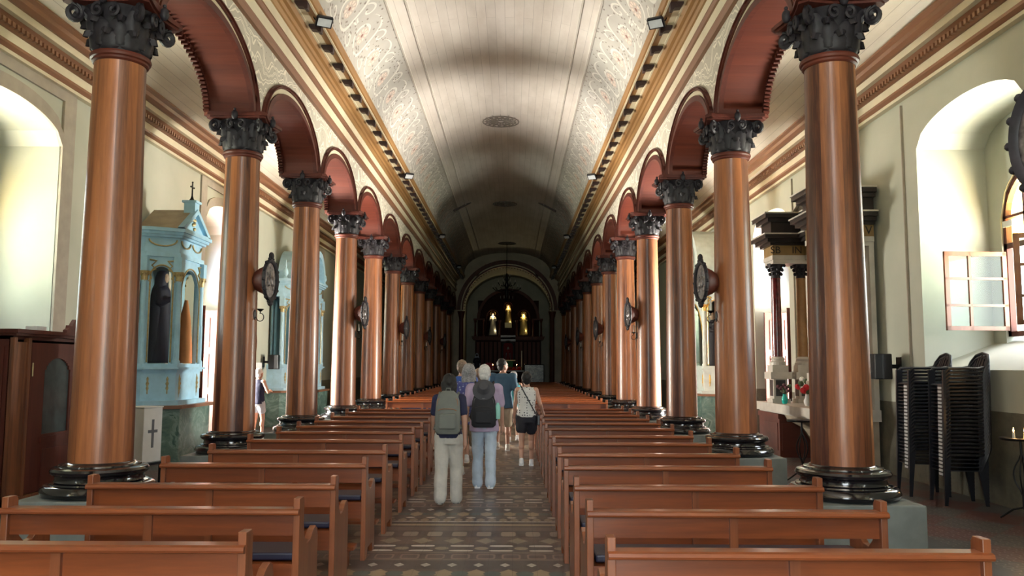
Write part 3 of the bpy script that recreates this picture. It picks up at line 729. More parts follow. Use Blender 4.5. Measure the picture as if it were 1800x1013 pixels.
#PART2
# ------------------------------------------------------------------ columns
def make_column():
    root = thing('column', '', 'column')
    p = MB(); p.box(-0.51, 0.51, -0.51, 0.51, 0, 0.47); bevel(p.build('plinth', M_GREYP, root, smooth=False), 0.012)
    b_ = MB(); prof = [(0.0, 0.47), (0.44, 0.47), (0.475, 0.485), (0.49, 0.515), (0.48, 0.55), (0.455, 0.572), (0.42, 0.578), (0.415, 0.59), (0.385, 0.60), (0.372, 0.625),
                       (0.375, 0.65), (0.40, 0.658), (0.415, 0.675), (0.418, 0.695), (0.405, 0.715), (0.37, 0.725), (0.35, 0.728), (0.345, 0.742), (0.30, 0.752), (0.285, 0.765), (0.0, 0.765)]
    b_.lathe(prof, 48, cap=False); b_.build('base', M_BLACK, root)
    s_ = MB(); pr = []
    for i in range(15):
        t_ = i/14; z = 0.745+(4.50-0.745)*t_
        pr.append((0.275-0.045*(t_**1.25), z))
    pr.append((0.232, 4.52)); s_.lathe(pr, 48); s_.build('shaft', M_SHAFT, root)
    a = MB(); a.lathe([(0.0, 4.50), (0.238, 4.50), (0.252, 4.515), (0.252, 4.535), (0.268, 4.545), (0.275, 4.565), (0.268, 4.585), (0.24, 4.59), (0, 4.59)], 40, cap=False)
    a.build('necking_ring', M_RED, root)
    # carved capital: bell, two rings of leaves, corner volutes
    c_ = MB(); c_.lathe([(0.235, 4.57), (0.225, 4.62), (0.225, 4.75), (0.25, 4.84), (0.31, 4.90), (0.33, 4.93)], 32)
    def leaf(ang, z0, z1, w, out, r0):
        n_ = 9; ux, uy = math.cos(ang), math.sin(ang); tx, ty = -uy, ux
        ctr = []
        for i in range(n_):
            t_ = i/(n_-1)
            if t_ < 0.72: rr = r0+0.012+0.03*t_; zz = z0+(z1-z0)*t_/0.72
            else:
                q = (t_-0.72)/0.28*PI*1.15; rr = r0+0.034+out*(1-math.cos(q))*0.5; zz = z1+out*0.55*math.sin(q)
            ctr.append((rr, zz))
        vs = []; fs = []
        for i, (rr, zz) in enumerate(ctr):
            t_ = i/(n_-1); hw_ = w*(0.75+0.5*math.sin(PI*min(1, t_*1.1)))*(1 if t_ < 0.7 else 1-(t_-0.7)*1.9)*(1+0.18*(i % 2))
            for k, (f_, dr) in enumerate(((-1, -0.022), (-0.5, 0.008), (0, 0.016), (0.5, 0.008), (1, -0.022))):
                vs.append((ux*(rr+dr)+tx*hw_*f_, uy*(rr+dr)+ty*hw_*f_, zz))
        for i in range(n_-1):
            for k in range(4): fs.append((i*5+k, i*5+k+1, (i+1)*5+k+1, (i+1)*5+k))
        o_ = len(vs); vs2 = [(x-ux*0.014, y-uy*0.014, z) for x, y, z in vs]
        fs2 = [tuple(reversed([j+o_ for j in f])) for f in fs]
        c_.add(vs+vs2, fs+fs2)
    for i in range(8): leaf(i*PI/4, 4.59, 4.70, 0.075, 0.065, 0.225)
    for i in range(8): leaf(i*PI/4+PI/8, 4.62, 4.80, 0.07, 0.07, 0.232)
    for i in range(4):
        a_ = PI/4+i*PI/2; leaf(a_, 4.70, 4.87, 0.05, 0.09, 0.27)
        cx_, cy_ = math.cos(a_), math.sin(a_); sp_ = []
        for j in range(22):
            q = j/21; ang = 1.3+q*PI*3.2; rr = 0.075*(1-q*0.75)
            sp_.append((cx_*(0.415+rr*math.cos(ang)), cy_*(0.415+rr*math.cos(ang)), 4.855+rr*math.sin(ang)))
        sp_ = [(cx_*0.25, cy_*0.25, 4.76), (cx_*0.32, cy_*0.32, 4.86)]+sp_
        c_.tube(sp_, [0.022]*3+[0.026]*21, 6)
        f_ = i*PI/2; fx, fy = math.cos(f_), math.sin(f_)
        for s2 in (-1, 1):
            sp_ = []
            for j in range(16):
                q = j/15; ang = PI-1.0-q*PI*2.4; rr = 0.055*(1-q*0.7)
                l_ = s2*(0.07+rr*math.cos(ang)); sp_.append((fx*0.325-fy*l_, fy*0.325+fx*l_, 4.865+rr*math.sin(ang)))
            c_.tube(sp_, 0.017, 5)
    c_.v = [(x*1.05 if z > 4.6 else x, y*1.05 if z > 4.6 else y, 4.57+(z-4.57)*1.21) for x, y, z in c_.v]
    cap_ = c_.build('capital', M_BRONZE, root)
    r_ = MB()
    for i in range(4):
        f_ = i*PI/2; fx, fy = math.cos(f_), math.sin(f_)
        r_.sph((fx*0.40, fy*0.40, 5.03), 0.045, 10, 7, sc=(1, 1, 1.5)); r_.sph((fx*0.40, fy*0.40, 5.11), 0.02, 8, 6)
    r_.build('rosette', M_BRONZE, cap_)
    ab = MB(); poly = []
    for i in range(4):
        a0 = PI/4+i*PI/2; c0 = Vector((math.cos(a0), math.sin(a0)))*0.56; t0 = Vector((-c0.y, c0.x)).normalized()
        a1 = a0+PI/2; c1 = Vector((math.cos(a1), math.sin(a1)))*0.56; t1 = Vector((-c1.y, c1.x)).normalized()
        pa = c0+t0*0.05; pb = c1-t1*0.05; mid = Vector((math.cos(a0+PI/4), math.sin(a0+PI/4)))
        for j in range(9):
            q = j/8; pnt = pa.lerp(pb, q) - mid*0.055*math.sin(PI*q); poly.append((pnt.x, pnt.y))
    sc_ = lambda k: [(x*k, y*k) for x, y in poly]
    ab.prism(sc_(0.93), 5.0, 5.025, 'z'); ab.prism(sc_(1.0), 5.025, 5.062, 'z'); ab.prism(sc_(0.95), 5.062, 5.08, 'z')
    ab.build('abacus', M_REDV, root, smooth=False)
    im = MB(); im.box(-0.30, 0.36, -0.28, 0.28, 5.08, 5.115)
    im.build('impost', M_REDV, root, smooth=False)
    return root
col0 = None
for sd in (-1, 1):
    side = 'left' if sd < 0 else 'right'
    for k, y in enumerate(ZC):
        if k == 0: lab = 'varnished wooden column of the %s arcade standing level with the photographer, outside the photo' % side
        else: lab = 'varnished wooden column with black capital, %s from the camera in the %s arcade' % (ORD[k-1], side)
        if col0 is None: col0 = make_column(); o = col0
        else: o = copy_tree(col0)
        o['label'] = lab; o['group'] = 'columns of the ' + side + ' arcade'
        o.location = (CX+sd*3.414, y, 0); o.rotation_euler = (0, 0, 0)

# ------------------------------------------------------------------ stations of the cross and candle brackets
def make_station():
    root = thing('station_plaque', '', 'plaque')
    # local +x points away from the column
    c_ = MB(); c_.lathe([(0.0, -0.03), (0.07, -0.02), (0.11, 0.01), (0.145, 0.07), (0.17, 0.14), (0.19, 0.18), (0.19, 0.20), (0, 0.20)], 24, axis='x', cap=False, sx=1, sy=1.15)
    c_.build('cone_bracket', M_REDV, root)
    f = MB(); n_ = 40
    ov = lambda ry, rz, x: [(x, ry*math.cos(2*PI*i/n_), rz*math.sin(2*PI*i/n_)) for i in range(n_)]
    rings = [ov(.17, .25, .18), ov(.20, .285, .195), ov(.215, .30, .22), ov(.20, .285, .245), ov(.17, .25, .235), ov(.16, .235, .22)]
    vs = [v for r_ in rings for v in r_]; fs = []
    for k in range(5):
        for i in range(n_): fs.append((k*n_+i, k*n_+(i+1) % n_, (k+1)*n_+(i+1) % n_, (k+1)*n_+i))
    f.add(vs, fs)
    for i in range(14):
        a = PI*2*i/14; f.sph((.225, .215*math.cos(a), .30*math.sin(a)), 0.024, 7, 5)
    f.sph((.225, 0, .335), 0.055, 9, 7, sc=(.6, 1, 1)); f.sph((.225, 0, -.315), 0.05, 9, 7, sc=(.6, 1.2, .8))
    f.build('frame', M_BRONZE, root)
    pn = MB(); pn.add(ov(.165, .24, .215)+ov(.165, .24, .19), [tuple(range(n_))]+[(i, (i+1) % n_, n_+(i+1) % n_, n_+i) for i in range(n_)])
    for (a, b, r_, zz) in ((-.05, -.02, .045, 1.6), (.04, .0, .045, 1.8), (0.0, .09, .03, 1), (-.06, .08, .022, 1), (.09, -.09, .03, 1.6), (-.09, -.10, .03, 1.4)):
        pn.sph((.215, a, b), r_, 8, 6, sc=(.45, 1, zz))
    pn.box(.21, .222, -.012, .012, -.08, .19); pn.box(.21, .222, -.08, .08, .08, .10)
    pn.build('relief', plain('silvered_relief', (0.16, 0.14, 0.14), 0.3, 0.5, 0.6, 25), root)
    return root
def make_sconce(candle):
    root = thing('candle_bracket', '', 'sconce')
    m_ = MB(); m_.lathe([(0, 0.0), (.035, 0.0), (.03, .012), (0, .016)], 16, axis='x', cap=False, sx=1, sy=2.3)
    m_.build('back_plate', M_IRON, root)
    a = MB(); pts = [(0.01, 0, -.03)]
    for i in range(12):
        t_ = -PI*0.95+i/11*PI*1.5; pts.append((.085+.055*math.cos(t_), 0, -.035+.055*math.sin(t_)))
    a.tube(pts, .006, 6); a.tube([(.085, 0, .02), (.085, 0, .06)], .007, 6)
    a.lathe([(0, .04), (.015, .045), (.05, .075), (.048, .08), (0, .07)], 16, c=(.085, 0, 0), cap=False)
    a.build('arm', M_IRON, root)
    if candle:
        w = MB(); w.lathe([(.012, .07), (.012, .23), (.004, .235)], 10, c=(.085, 0, 0)); w.build('candle', M_WAX, root)
    return root
st0 = None; sc0 = None; sc1 = None
for sd in (-1, 1):
    side = 'left' if sd < 0 else 'right'
    for k in range(0, 12, 2):
        if k == 0 and sd < 0: continue
        y = ZC[k]; cx_ = CX+sd*3.414
        ang = (0 if sd < 0 else PI) + sd*math.radians(11)
        dx, dy = math.cos(ang), math.sin(ang); r_ = 0.255 if k else 0.185
        if st0 is None: st0 = make_station(); o = st0
        else: o = copy_tree(st0)
        o['label'] = 'oval carved plaque on a cone bracket, on the %s column of the %s arcade' % (ORD[max(0, k-1)], side); o['group'] = 'stations of the cross'
        o.location = (cx_+dx*r_, y+dy*r_, 2.80); o.rotation_euler = (0, 0, ang)
        if k == 0: o['label'] = 'oval carved plaque cut off by the right edge of the photo, before the open window'
        cnd = not (sd < 0 and k == 2)
        if cnd:
            if sc1 is None: sc1 = make_sconce(True); o = sc1
            else: o = copy_tree(sc1)
        else: sc0 = make_sconce(False); o = sc0
        o['label'] = 'black iron candle bracket below the plaque on the %s column of the %s arcade' % (ORD[k-1], side) if k else 'black iron candle bracket on the right column standing beside the photographer'; o['group'] = 'iron candle brackets'
        o.location = (cx_+dx*(r_+0.0), y+dy*(r_+0.0), 2.33); o.rotation_euler = (0, 0, ang)

# ------------------------------------------------------------------ pews
def make_pew(L):
    root = thing('pew', '', 'pew')
    for x in (0.0, L-0.04):
        e_ = MB()
        prof = [(0.0, 0.0), (0.10, 0.0), (0.13, 0.08), (0.36, 0.08), (0.38, 0.0), (0.47, 0.0), (0.47, 0.56), (0.455, 0.61), (0.41, 0.635), (0.34, 0.62), (0.27, 0.575), (0.19, 0.57),
                (0.13, 0.62), (0.105, 0.70), (0.105, 0.84), (0.085, 0.865), (0.0, 0.865)]
        e_.prism(prof, x, x+0.04, 'x'); bevel(e_.build('end_panel', M_PEWV, root, smooth=False), 0.004)
    x0, x1 = 0.04, L-0.04
    m_ = MB(); m_.prism([(-0.035, 0.785), (-0.028, 0.80), (-0.01, 0.806), (0.075, 0.806), (0.075, 0.775), (-0.02, 0.770), (-0.032, 0.775)], 0.002, L-0.002, 'x'); m_.build('top_rail', M_PEW, root, smooth=False)
    m_ = MB(); m_.box(x0, x1, 0.03, 0.05, 0.645, 0.772); m_.build('back_board', M_PEW, root, smooth=False)
    m_ = MB(); m_.box(x0, x1, 0.06, 0.08, 0.34, 0.475); m_.build('lower_back_board', M_PEW, root, smooth=False)
    for f_ in (0.49,):
        m_ = MB(); m_.box(L*f_-0.024, L*f_+0.024, 0.008, 0.032, 0.28, 0.775); m_.build('mullion', M_PEWV, root, smooth=False)
    m_ = MB(); m_.prism([(0.06, 0.475), (0.44, 0.485), (0.45, 0.47), (0.44, 0.455), (0.06, 0.45)], x0, x1, 'x'); m_.build('seat', M_PEW, root, smooth=False)
    m_ = MB(); m_.box(x0, x1, 0.40, 0.42, 0.36, 0.455); m_.build('seat_apron', M_PEW, root, smooth=False)
    m_ = MB(); m_.box(x0+0.02, x1-0.02, 0.10, 0.42, 0.485, 0.53); bevel(m_.build('seat_pad', M_NAVY, root, smooth=False), 0.012)
    m_ = MB(); m_.box(x0, x1, -0.30, -0.14, 0.15, 0.175)
    for x in (0.10, L-0.14): m_.box(x, x+0.04, -0.29, -0.15, 0.0, 0.15); m_.box(x, x+0.04, -0.16, 0.02, 0.10, 0.145)
    m_.build('kneeler', M_PEW, root, smooth=False)
    return root
LD = [3.95, 4.93, 5.91, 7.13, 8.23, 9.42, 10.57, 11.55, 12.6, 13.7, 14.9, 16.0]+[19.6+1.12*i for i in range(22)]
RD = [3.86, 4.91, 5.92, 7.06, 8.06, 9.18, 10.12, 11.3, 12.35, 13.35, 14.4, 15.35, 16.4]+[19.2+1.12*i for i in range(22)]
pew0 = None
for sd, DD in ((-1, LD), (1, RD)):
    side = 'left' if sd < 0 else 'right'
    for k, y in enumerate(DD):
        if pew0 is None: pew0 = make_pew(1.76); o = pew0
        else: o = copy_tree(pew0)
        o['label'] = 'varnished wooden pew with navy seat pad, %s from the camera in the %s block' % (ORD[k], side); o['group'] = 'pews of the ' + side + ' block'
        if sd < 0: o.location = (-3.01, y, 0)
        else: o.location = (0.435, y, 0)
mb = MB(); mb.box(0, 0.21, 0, 0.30, 0, 0.002); o = mb.build('paper_sheet', M_WHITE, smooth=False); o.location = (-2.35, 6.02, 0.531)
tag(o, 'white sheet of paper lying on the seat pad of the third pew at left', 'paper')

# ------------------------------------------------------------------ ceiling rosettes, floodlights, chandelier
def make_ros():
    root = thing('ceiling_rosette', '', 'ceiling rosette')
    m_ = MB(); M_R = plain('grey_fretwork', (0.16, 0.14, 0.12), 0.6)
    n_ = 48
    for r0_, r1_ in ((0.50, 0.53), (0.30, 0.325), (0.10, 0.13)):
        A = [(r0_*math.cos(2*PI*i/n_), r0_*math.sin(2*PI*i/n_)) for i in range(n_)]; B = [(r1_*math.cos(2*PI*i/n_), r1_*math.sin(2*PI*i/n_)) for i in range(n_)]
        for i in range(n_): m_.prism([A[i], A[(i+1) % n_], B[(i+1) % n_], B[i]], -0.03, 0.04, 'z')
    for i in range(16):
        a = 2*PI*i/16; b_ = a+0.15
        m_.tube([(0.12*math.cos(a), 0.12*math.sin(a), -0.01), (0.31*math.cos(b_), 0.31*math.sin(b_), -0.02), (0.51*math.cos(a), 0.51*math.sin(a), -0.01), (0.66*math.cos(a), 0.66*math.sin(a), 0.0)], [.014, .02, .014, .006], 5)
        m_.sph((0.41*math.cos(b_), 0.41*math.sin(b_), -0.01), 0.035, 6, 4)
    m_.build('fretwork', M_R, root); return root
ros = make_ros()
for i, (y, lab) in enumerate(((23.1, 'dark openwork rosette on the nave ceiling, nearest the camera'), (35.2, 'dark openwork rosette on the nave ceiling, middle one of three'), (46.8, 'dark openwork rosette on the ceiling, above the chandelier'))):
    o = ros if i == 0 else copy_tree(ros)
    o['label'] = lab; o['group'] = 'ceiling rosettes'; o.location = (CX, y, 8.66)
def make_flood():
    root = thing('floodlight', '', 'floodlight')
    m_ = MB(); m_.box(-0.13, 0.13, -0.04, 0.03, -0.09, 0.09); m_.box(-0.10, 0.10, 0.03, 0.06, -0.06, 0.06); h_ = m_.build('housing', M_PLAST, root, smooth=False); bevel(h_, 0.01)
    m_ = MB(); m_.box(-0.105, 0.105, -0.047, -0.04, -0.065, 0.065); p_ = m_.build('front_glass', plain('frosted_glass', (0.55, 0.58, 0.62), 0.25), root, smooth=False)
    m_ = MB(); m_.tube([(-0.14, 0, 0), (-0.15, 0.05, 0.0), (-0.15, 0.13, 0), (0.15, 0.13, 0), (0.15, 0.05, 0), (0.14, 0, 0)], 0.010, 6); m_.build('yoke', M_IRON, root)
    return root
fl = make_flood(); first = True
for sd in (-1, 1):
    for k, y in enumerate((12.4, 22.9, 33.8, 44.4)):
        o = fl if first else copy_tree(fl); first = False
        o['label'] = 'small black floodlight on the %s nave cornice, %s from the camera' % ('left' if sd < 0 else 'right', ORD[k]); o['group'] = 'cornice floodlights'
        o.location = (CX+sd*2.60, y, KZ(6.80)); o.rotation_euler = (math.radians(50), math.radians(0), -sd*math.radians(28) + (0 if sd < 0 else 0))
mb = MB(); mb.box(-0.42, 0.42, -0.05, 0.05, -0.04, 0.03); bar = mb.build('dark_ceiling_bar', M_DKBR, smooth=False)
tag(bar, 'short dark bar fixed across the left slope of the ceiling', 'ceiling bar', 'dark bars on the ceiling'); bar.location = (CX-1.80, 34.2, 8.33); bar.rotation_euler = (0, -math.radians(28), 0)
o = bar.copy(); COL.objects.link(o); o['label'] = 'short dark bar fixed across the right slope of the ceiling'; o.location = (CX+1.80, 34.2, 8.33); o.rotation_euler = (0, math.radians(28), 0)

ch = thing('chandelier', 'dark wrought chandelier with three tiers of white candle lamps before the sanctuary', 'chandelier', (CX, 46.8, 0))
m_ = MB(); m_.tube([(0, 0, 8.64), (0, 0, 6.9)], 0.02, 6); m_.build('chain', M_IRON, ch)
m_ = MB(); m_.lathe([(0, 5.25), (.05, 5.3), (.10, 5.4), (.05, 5.55), (.12, 5.8), (.06, 6.0), (.14, 6.2), (.07, 6.4), (.09, 6.6), (.05, 6.9), (0, 6.95)], 16, cap=False); m_.build('stem', M_IRON, ch)
for (r_, z_, n_) in ((0.80, 6.05, 14), (0.52, 6.35, 8), (0.24, 6.68, 4), (0.38, 5.42, 8)):
    for i in range(n_):
        a = 2*PI*(i+0.5)/n_; ca_, sa_ = math.cos(a), math.sin(a)
        m_ = MB(); m_.tube([(0.05*ca_, 0.05*sa_, z_-0.05), (0.4*r_*ca_, 0.4*r_*sa_, z_-0.17), (0.8*r_*ca_, 0.8*r_*sa_, z_-0.13), (r_*ca_, r_*sa_, z_)], 0.014, 5)
        m_.lathe([(0, z_), (.04, z_+.01), (.045, z_+.03), (0, z_+.03)], 8, c=(r_*ca_, r_*sa_, 0), cap=False)
        ar_ = m_.build('arm', M_IRON, ch)
        m_ = MB(); m_.lathe([(.013, z_+.02), (.013, z_+.14), (.017, z_+.15), (.002, z_+.21)], 8, c=(r_*ca_, r_*sa_, 0)); m_.build('candle_lamp', M_WAX, ar_)

# ------------------------------------------------------------------ generic figure blobs
def cap_mesh(bm_parts, voxel, mats, name, parent=None, smooth_it=3):
    """union of closed pieces turned into one continuous surface"""
    me = bm_parts.mesh('tmp', mats); o = bpy.data.objects.new('tmp', me); COL.objects.link(o)
    r_ = o.modifiers.new('r', 'REMESH'); r_.mode = 'VOXEL'; r_.voxel_size = voxel; r_.use_smooth_shade = True
    s_ = o.modifiers.new('s', 'SMOOTH'); s_.factor = 0.5; s_.iterations = smooth_it
    dg = bpy.context.evaluated_depsgraph_get(); me2 = bpy.data.meshes.new_from_object(o.evaluated_get(dg))
    bpy.data.objects.remove(o); bpy.data.meshes.remove(me); me2.name = name
    for p in me2.polygons: p.use_smooth = True
    o = bpy.data.objects.new(name, me2); COL.objects.link(o)
    if parent: o.parent = parent
    return o
def seg(mb, p0, p1, r0, r1, n=12, flat=None):
    """closed tapered limb with rounded ends"""
    p0 = Vector(p0); p1 = Vector(p1); d = (p1-p0); L = max(d.length, 1e-5); d = d/L
    ref = Vector((0, 1, 0)) if abs(d.y) < 0.9 else Vector((1, 0, 0))
    a = d.cross(ref).normalized(); b_ = a.cross(d).normalized()
    sa, sb = flat or (1, 1)
    rings = []
    for k in range(4): q = k/4*PI/2; rings.append((p0-d*r0*math.cos(q), r0*math.sin(q)))
    rings.append((p0, r0)); rings.append(((p0+p1)/2, (r0+r1)/2)); rings.append((p1, r1))
    for k in range(1, 5): q = k/4*PI/2; rings.append((p1+d*r1*math.sin(q), r1*math.cos(q)))
    vs = []; fs = []
    for c_, r_ in rings:
        r_ = max(r_, 1e-4)
        for i in range(n):
            t_ = 2*PI*i/n; vs.append(c_+(a*math.cos(t_)*sa+b_*math.sin(t_)*sb)*r_)
    m = len(rings)
    for k in range(m-1):
        for i in range(n):
            j = (i+1) % n; fs.append((k*n+i, k*n+j, (k+1)*n+j, (k+1)*n+i))
    mb.add(vs, fs)
def loft(mb, rings, n=24):
    """rings: (z, rx, ry, cx, cy)"""
    vs = []; fs = []
    for z, rx, ry, cx_, cy_ in rings:
        for i in range(n):
            t_ = 2*PI*i/n; vs.append((cx_+rx*math.cos(t_), cy_+ry*math.sin(t_), z))
    m = len(rings)
    for k in range(m-1):
        for i in range(n):
            j = (i+1) % n; fs.append((k*n+i, k*n+j, (k+1)*n+j, (k+1)*n+i))
    fs.append(tuple(reversed(range(n)))); fs.append(tuple((m-1)*n+i for i in range(n)))
    mb.add(vs, fs)
def robed(name, label, cat, loc, h, robe, skin, mantle=None, halo=None, group=None, rz=PI, voxel=0.02, arm=1):
    root = thing(name, label, cat, loc, rz, group); k = h/1.7
    m_ = MB(); loft(m_, [(z*k, rx*k, ry*k, 0, cy*k) for z, rx, ry, cy in ((0, .30, .26, 0), (.05, .31, .27, 0), (.5, .24, .20, 0), (.95, .19, .15, 0), (1.2, .19, .14, 0), (1.36, .20, .12, 0), (1.42, .13, .09, 0), (1.46, .06, .06, 0))])
    for s_ in (-1, 1):
        seg(m_, (s_*.17*k, 0, 1.34*k), (s_*.24*k, .04*k, 1.10*k), .065*k, .06*k); seg(m_, (s_*.24*k, .04*k, 1.10*k), (s_*(.10 if arm else .16)*k, .20*k, (1.18 if arm else 1.25)*k), .06*k, .055*k)
    cap_mesh(m_, voxel, robe, 'robe', root)
    m_ = MB(); m_.sph((0, 0.01*k, 1.58*k), .10*k, 14, 10, sc=(.85, .95, 1.2)); seg(m_, (0, 0, 1.40*k), (0, 0, 1.52*k), .05*k, .05*k)
    m_.sph((0, .105*k, 1.57*k), .018*k, 6, 5)
    for s_ in (-1, 1): m_.sph((s_*(.08 if arm else .15)*k, .24*k, (1.2 if arm else 1.28)*k), .035*k, 8, 6)
    cap_mesh(m_, voxel*0.6, skin, 'head_and_hands', root)
    if mantle:
        m_ = MB(); loft(m_, [(z*k, rx*k, ry*k, 0, cy*k) for z, rx, ry, cy in ((.02, .33, .24, -.08), (.6, .27, .20, -.08), (1.2, .235, .14, -.06), (1.38, .21, .12, -.05), (1.46, .13, .11, -.04), (1.6, .12, .115, -.03), (1.70, .08, .09, -.02), (1.73, .03, .04, -.02))])
        cap_mesh(m_, voxel, mantle, 'mantle', root)
    if halo:
        m_ = MB(); m_.tube([(.17*k*math.cos(2*PI*i/20), -.05*k, 1.60*k+.17*k*math.sin(2*PI*i/20)) for i in range(21)], .016*k, 6)
        for i in range(12):
            a = 2*PI*i/12; m_.tube([(.17*k*math.cos(a), -.05*k, 1.6*k+.17*k*math.sin(a)), (.24*k*math.cos(a), -.05*k, 1.6*k+.24*k*math.sin(a))], .01*k, 4)
        m_.build('halo', halo, root)
    return root
M_SKINS = plain('statue_flesh', (0.55, 0.36, 0.25), 0.5)

# ------------------------------------------------------------------ high altar retable
RX, RY = CX+0.03, 57.3
rt = thing('altar_retable', 'dark wooden high altar screen with a rounded top and lit niches at the far end', 'altar', (RX, RY, 0.34))
m_ = MB(); m_.box(-2.45, 2.45, -0.1, 0.9, 0, 0.9); m_.box(-2.3, 2.3, 0.15, 0.9, 0.9, 3.15); m_.build('lower_storey', M_RETB, rt, smooth=False)
m_ = MB(); m_.box(-2.5, 2.5, 0.0, 0.95, 3.15, 3.28); m_.box(-2.42, 2.42, 0.05, 0.95, 3.08, 3.15); m_.box(-2.55, -0.55, -0.02, 0.2, 3.28, 3.34); m_.box(0.55, 2.55, -0.02, 0.2, 3.28, 3.34); m_.build('cornice', M_REDV, rt, smooth=False)
# upper storey with three arched niches cut out: built from bands around the niches
NI = [(-1.08, 3.42, 5.20, 0.42), (0.0, 3.95, 5.75, 0.30), (1.08, 3.42, 5.20, 0.42)]   # centre, floor, spring top, half width
m_ = MB()
def topz(x): return 4.50+math.sqrt(max(0, 2.15**2-x*x)) if abs(x) < 2.15 else 4.5
nx = 129
for i in range(nx-1):
    xa = -2.15+4.3*i/(nx-1); xb = -2.15+4.3*(i+1)/(nx-1); xm = (xa+xb)/2; segs = [(3.28, None)]
    hole = None
    for c0_, f0, s0, hw_ in NI:
        if abs(xm-c0_) < hw_: hole = (f0, s0-hw_+math.sqrt(max(0, hw_**2-(xm-c0_)**2)))
    zt = (topz(xa)+topz(xb))/2
    if hole:
        m_.box(xa, xb, 0.15, 0.75, 3.28, hole[0]); m_.box(xa, xb, 0.15, 0.75, hole[1], zt)
    else: m_.box(xa, xb, 0.15, 0.75, 3.28, zt)
m_.box(-2.15, 2.15, 0.75, 0.85, 3.28, 5.9)
m_.build('upper_storey', M_RETB, rt, smooth=False)
m_ = MB()
arcp = [(2.2*math.cos(PI*i/32), 4.5+2.2*math.sin(PI*i/32)) for i in range(33)]; arcq = [(2.0*math.cos(PI*i/32), 4.5+2.0*math.sin(PI*i/32)) for i in range(33)]
for i in range(32): m_.prism([arcp[i], arcp[i+1], arcq[i+1], arcq[i]], 0.05, 0.15, 'y')
m_.build('arched_moulding', M_REDV, rt)
for x in (-2.3, -1.75, -0.58, 0.58, 1.75, 2.3):
    m_ = MB(); m_.lathe([(.09, 3.34), (.09, 3.42), (.06, 3.46), (.055, 4.25), (.065, 4.3), (.09, 4.42), (.09, 4.48)], 14, c=(x, 0.06, 0)); m_.build('colonnette', M_REDV, rt)
for x in (-2.05, 2.05):
    m_ = MB(); m_.box(x-0.38, x+0.38, -0.05, 0.5, 4.48, 4.58); m_.build('entablature', M_REDV, rt, smooth=False)
for x in [-2.1+0.3*i for i in range(15)]:
    if abs(x) < 0.45: continue
    m_ = MB(); m_.box(x-0.1, x+0.1, 0.11, 0.15, 1.1, 2.95); m_.build('panel', M_REDV, rt, smooth=False)
# niche for the enthroned figure in the middle below
m_ = MB(); m_.box(-0.42, -0.34, -0.05, 0.2, 1.55, 2.9); m_.box(0.34, 0.42, -0.05, 0.2, 1.55, 2.9); m_.box(-0.46, 0.46, -0.08, 0.2, 1.45, 1.57)
for i in range(12):
    a0, a1 = PI*i/12, PI*(i+1)/12
    m_.prism([(.42*math.cos(a0), 2.7+.35*math.sin(a0)), (.42*math.cos(a1), 2.7+.35*math.sin(a1)), (.32*math.cos(a1), 2.7+.25*math.sin(a1)), (.32*math.cos(a0), 2.7+.25*math.sin(a0))], -0.05, 0.18, 'y')
m_.build('centre_niche', M_BRONZE, rt, smooth=False)
m_ = MB(); m_.box(-0.33, 0.33, 0.12, 0.149, 1.57, 2.88); m_.build('red_backing', plain('red_cloth', (0.20, 0.01, 0.015), 0.7), rt, smooth=False)
M_MOTH = plain('pearl_panel', (0.35, 0.36, 0.42), 0.35)
m_ = MB(); m_.box(-0.52, 0.52, 0.0, 0.14, 3.0, 3.42); m_.build('pearl_frieze', M_MOTH, rt, smooth=False)
g0 = plain('gold_statue', (0.80, 0.60, 0.22), 0.35, 0.4)
robed('saint_statue', 'pale-caped saint statue in the left lit niche of the altar screen', 'statue', (RX-1.08, RY+0.40, 0.34+3.42), 1.62, plain('pale_robe', (0.62, 0.58, 0.50), 0.6), M_SKINS, plain('dark_blue_mantle', (0.05, 0.05, 0.11), 0.6), M_GOLD, 'lit statues of the altar screen')
robed('saint_statue', 'golden saint statue in the high middle niche of the altar screen', 'statue', (RX, RY+0.40, 0.34+4.32), 1.25, g0, M_SKINS, plain('orange_mantle', (0.70, 0.33, 0.08), 0.5), M_GOLD, 'lit statues of the altar screen')
robed('saint_statue', 'golden statue with raised staff in the right niche of the altar screen', 'statue', (RX+1.08, RY+0.40, 0.34+3.42), 1.62, g0, M_SKINS, plain('yellow_mantle', (0.75, 0.62, 0.2), 0.5), M_GOLD, 'lit statues of the altar screen', arm=0)
m_ = MB(); m_.box(-0.24, 0.24, -0.2, 0.2, 0, 0.37); o = m_.build('gilt_block', M_GOLDP, smooth=False, loc=(RX, RY+0.42, 0.34+3.95)); tag(o, 'gilt block under the high middle statue', 'pedestal')
for x, z in ((-1.08, 5.0), (0, 5.6), (1.08, 5.0)):
    lamp('POINT', 'niche_lamp', (RX+x, RY+0.22, z+0.12), 7, (1.0, 0.80, 0.42), 0.05); lamp('POINT', 'niche_lamp', (RX+x*1.0+0.22, RY+0.2, z-0.9), 1.2, (1.0, 0.85, 0.5), 0.04)
robed('enthroned_statue', 'small figure in red with pale blue drape in the low centre niche', 'statue', (RX, RY+0.02, 0.34+1.60), 1.0, plain('crimson_robe', (0.25, 0.012, 0.02), 0.6), M_SKINS, plain('light_blue_drape', (0.35, 0.62, 0.72), 0.6))
robed('madonna_statue', 'dark statue with a pale blue veil standing before the sanctuary, above the heads', 'statue', (-2.0, 45.5, 0.95), 1.35, plain('black_velvet', (0.01, 0.01, 0.02), 0.7), plain('dark_face', (0.05, 0.03, 0.03), 0.5), plain('veil_cloth', (0.55, 0.62, 0.78), 0.6), None, rz=PI)
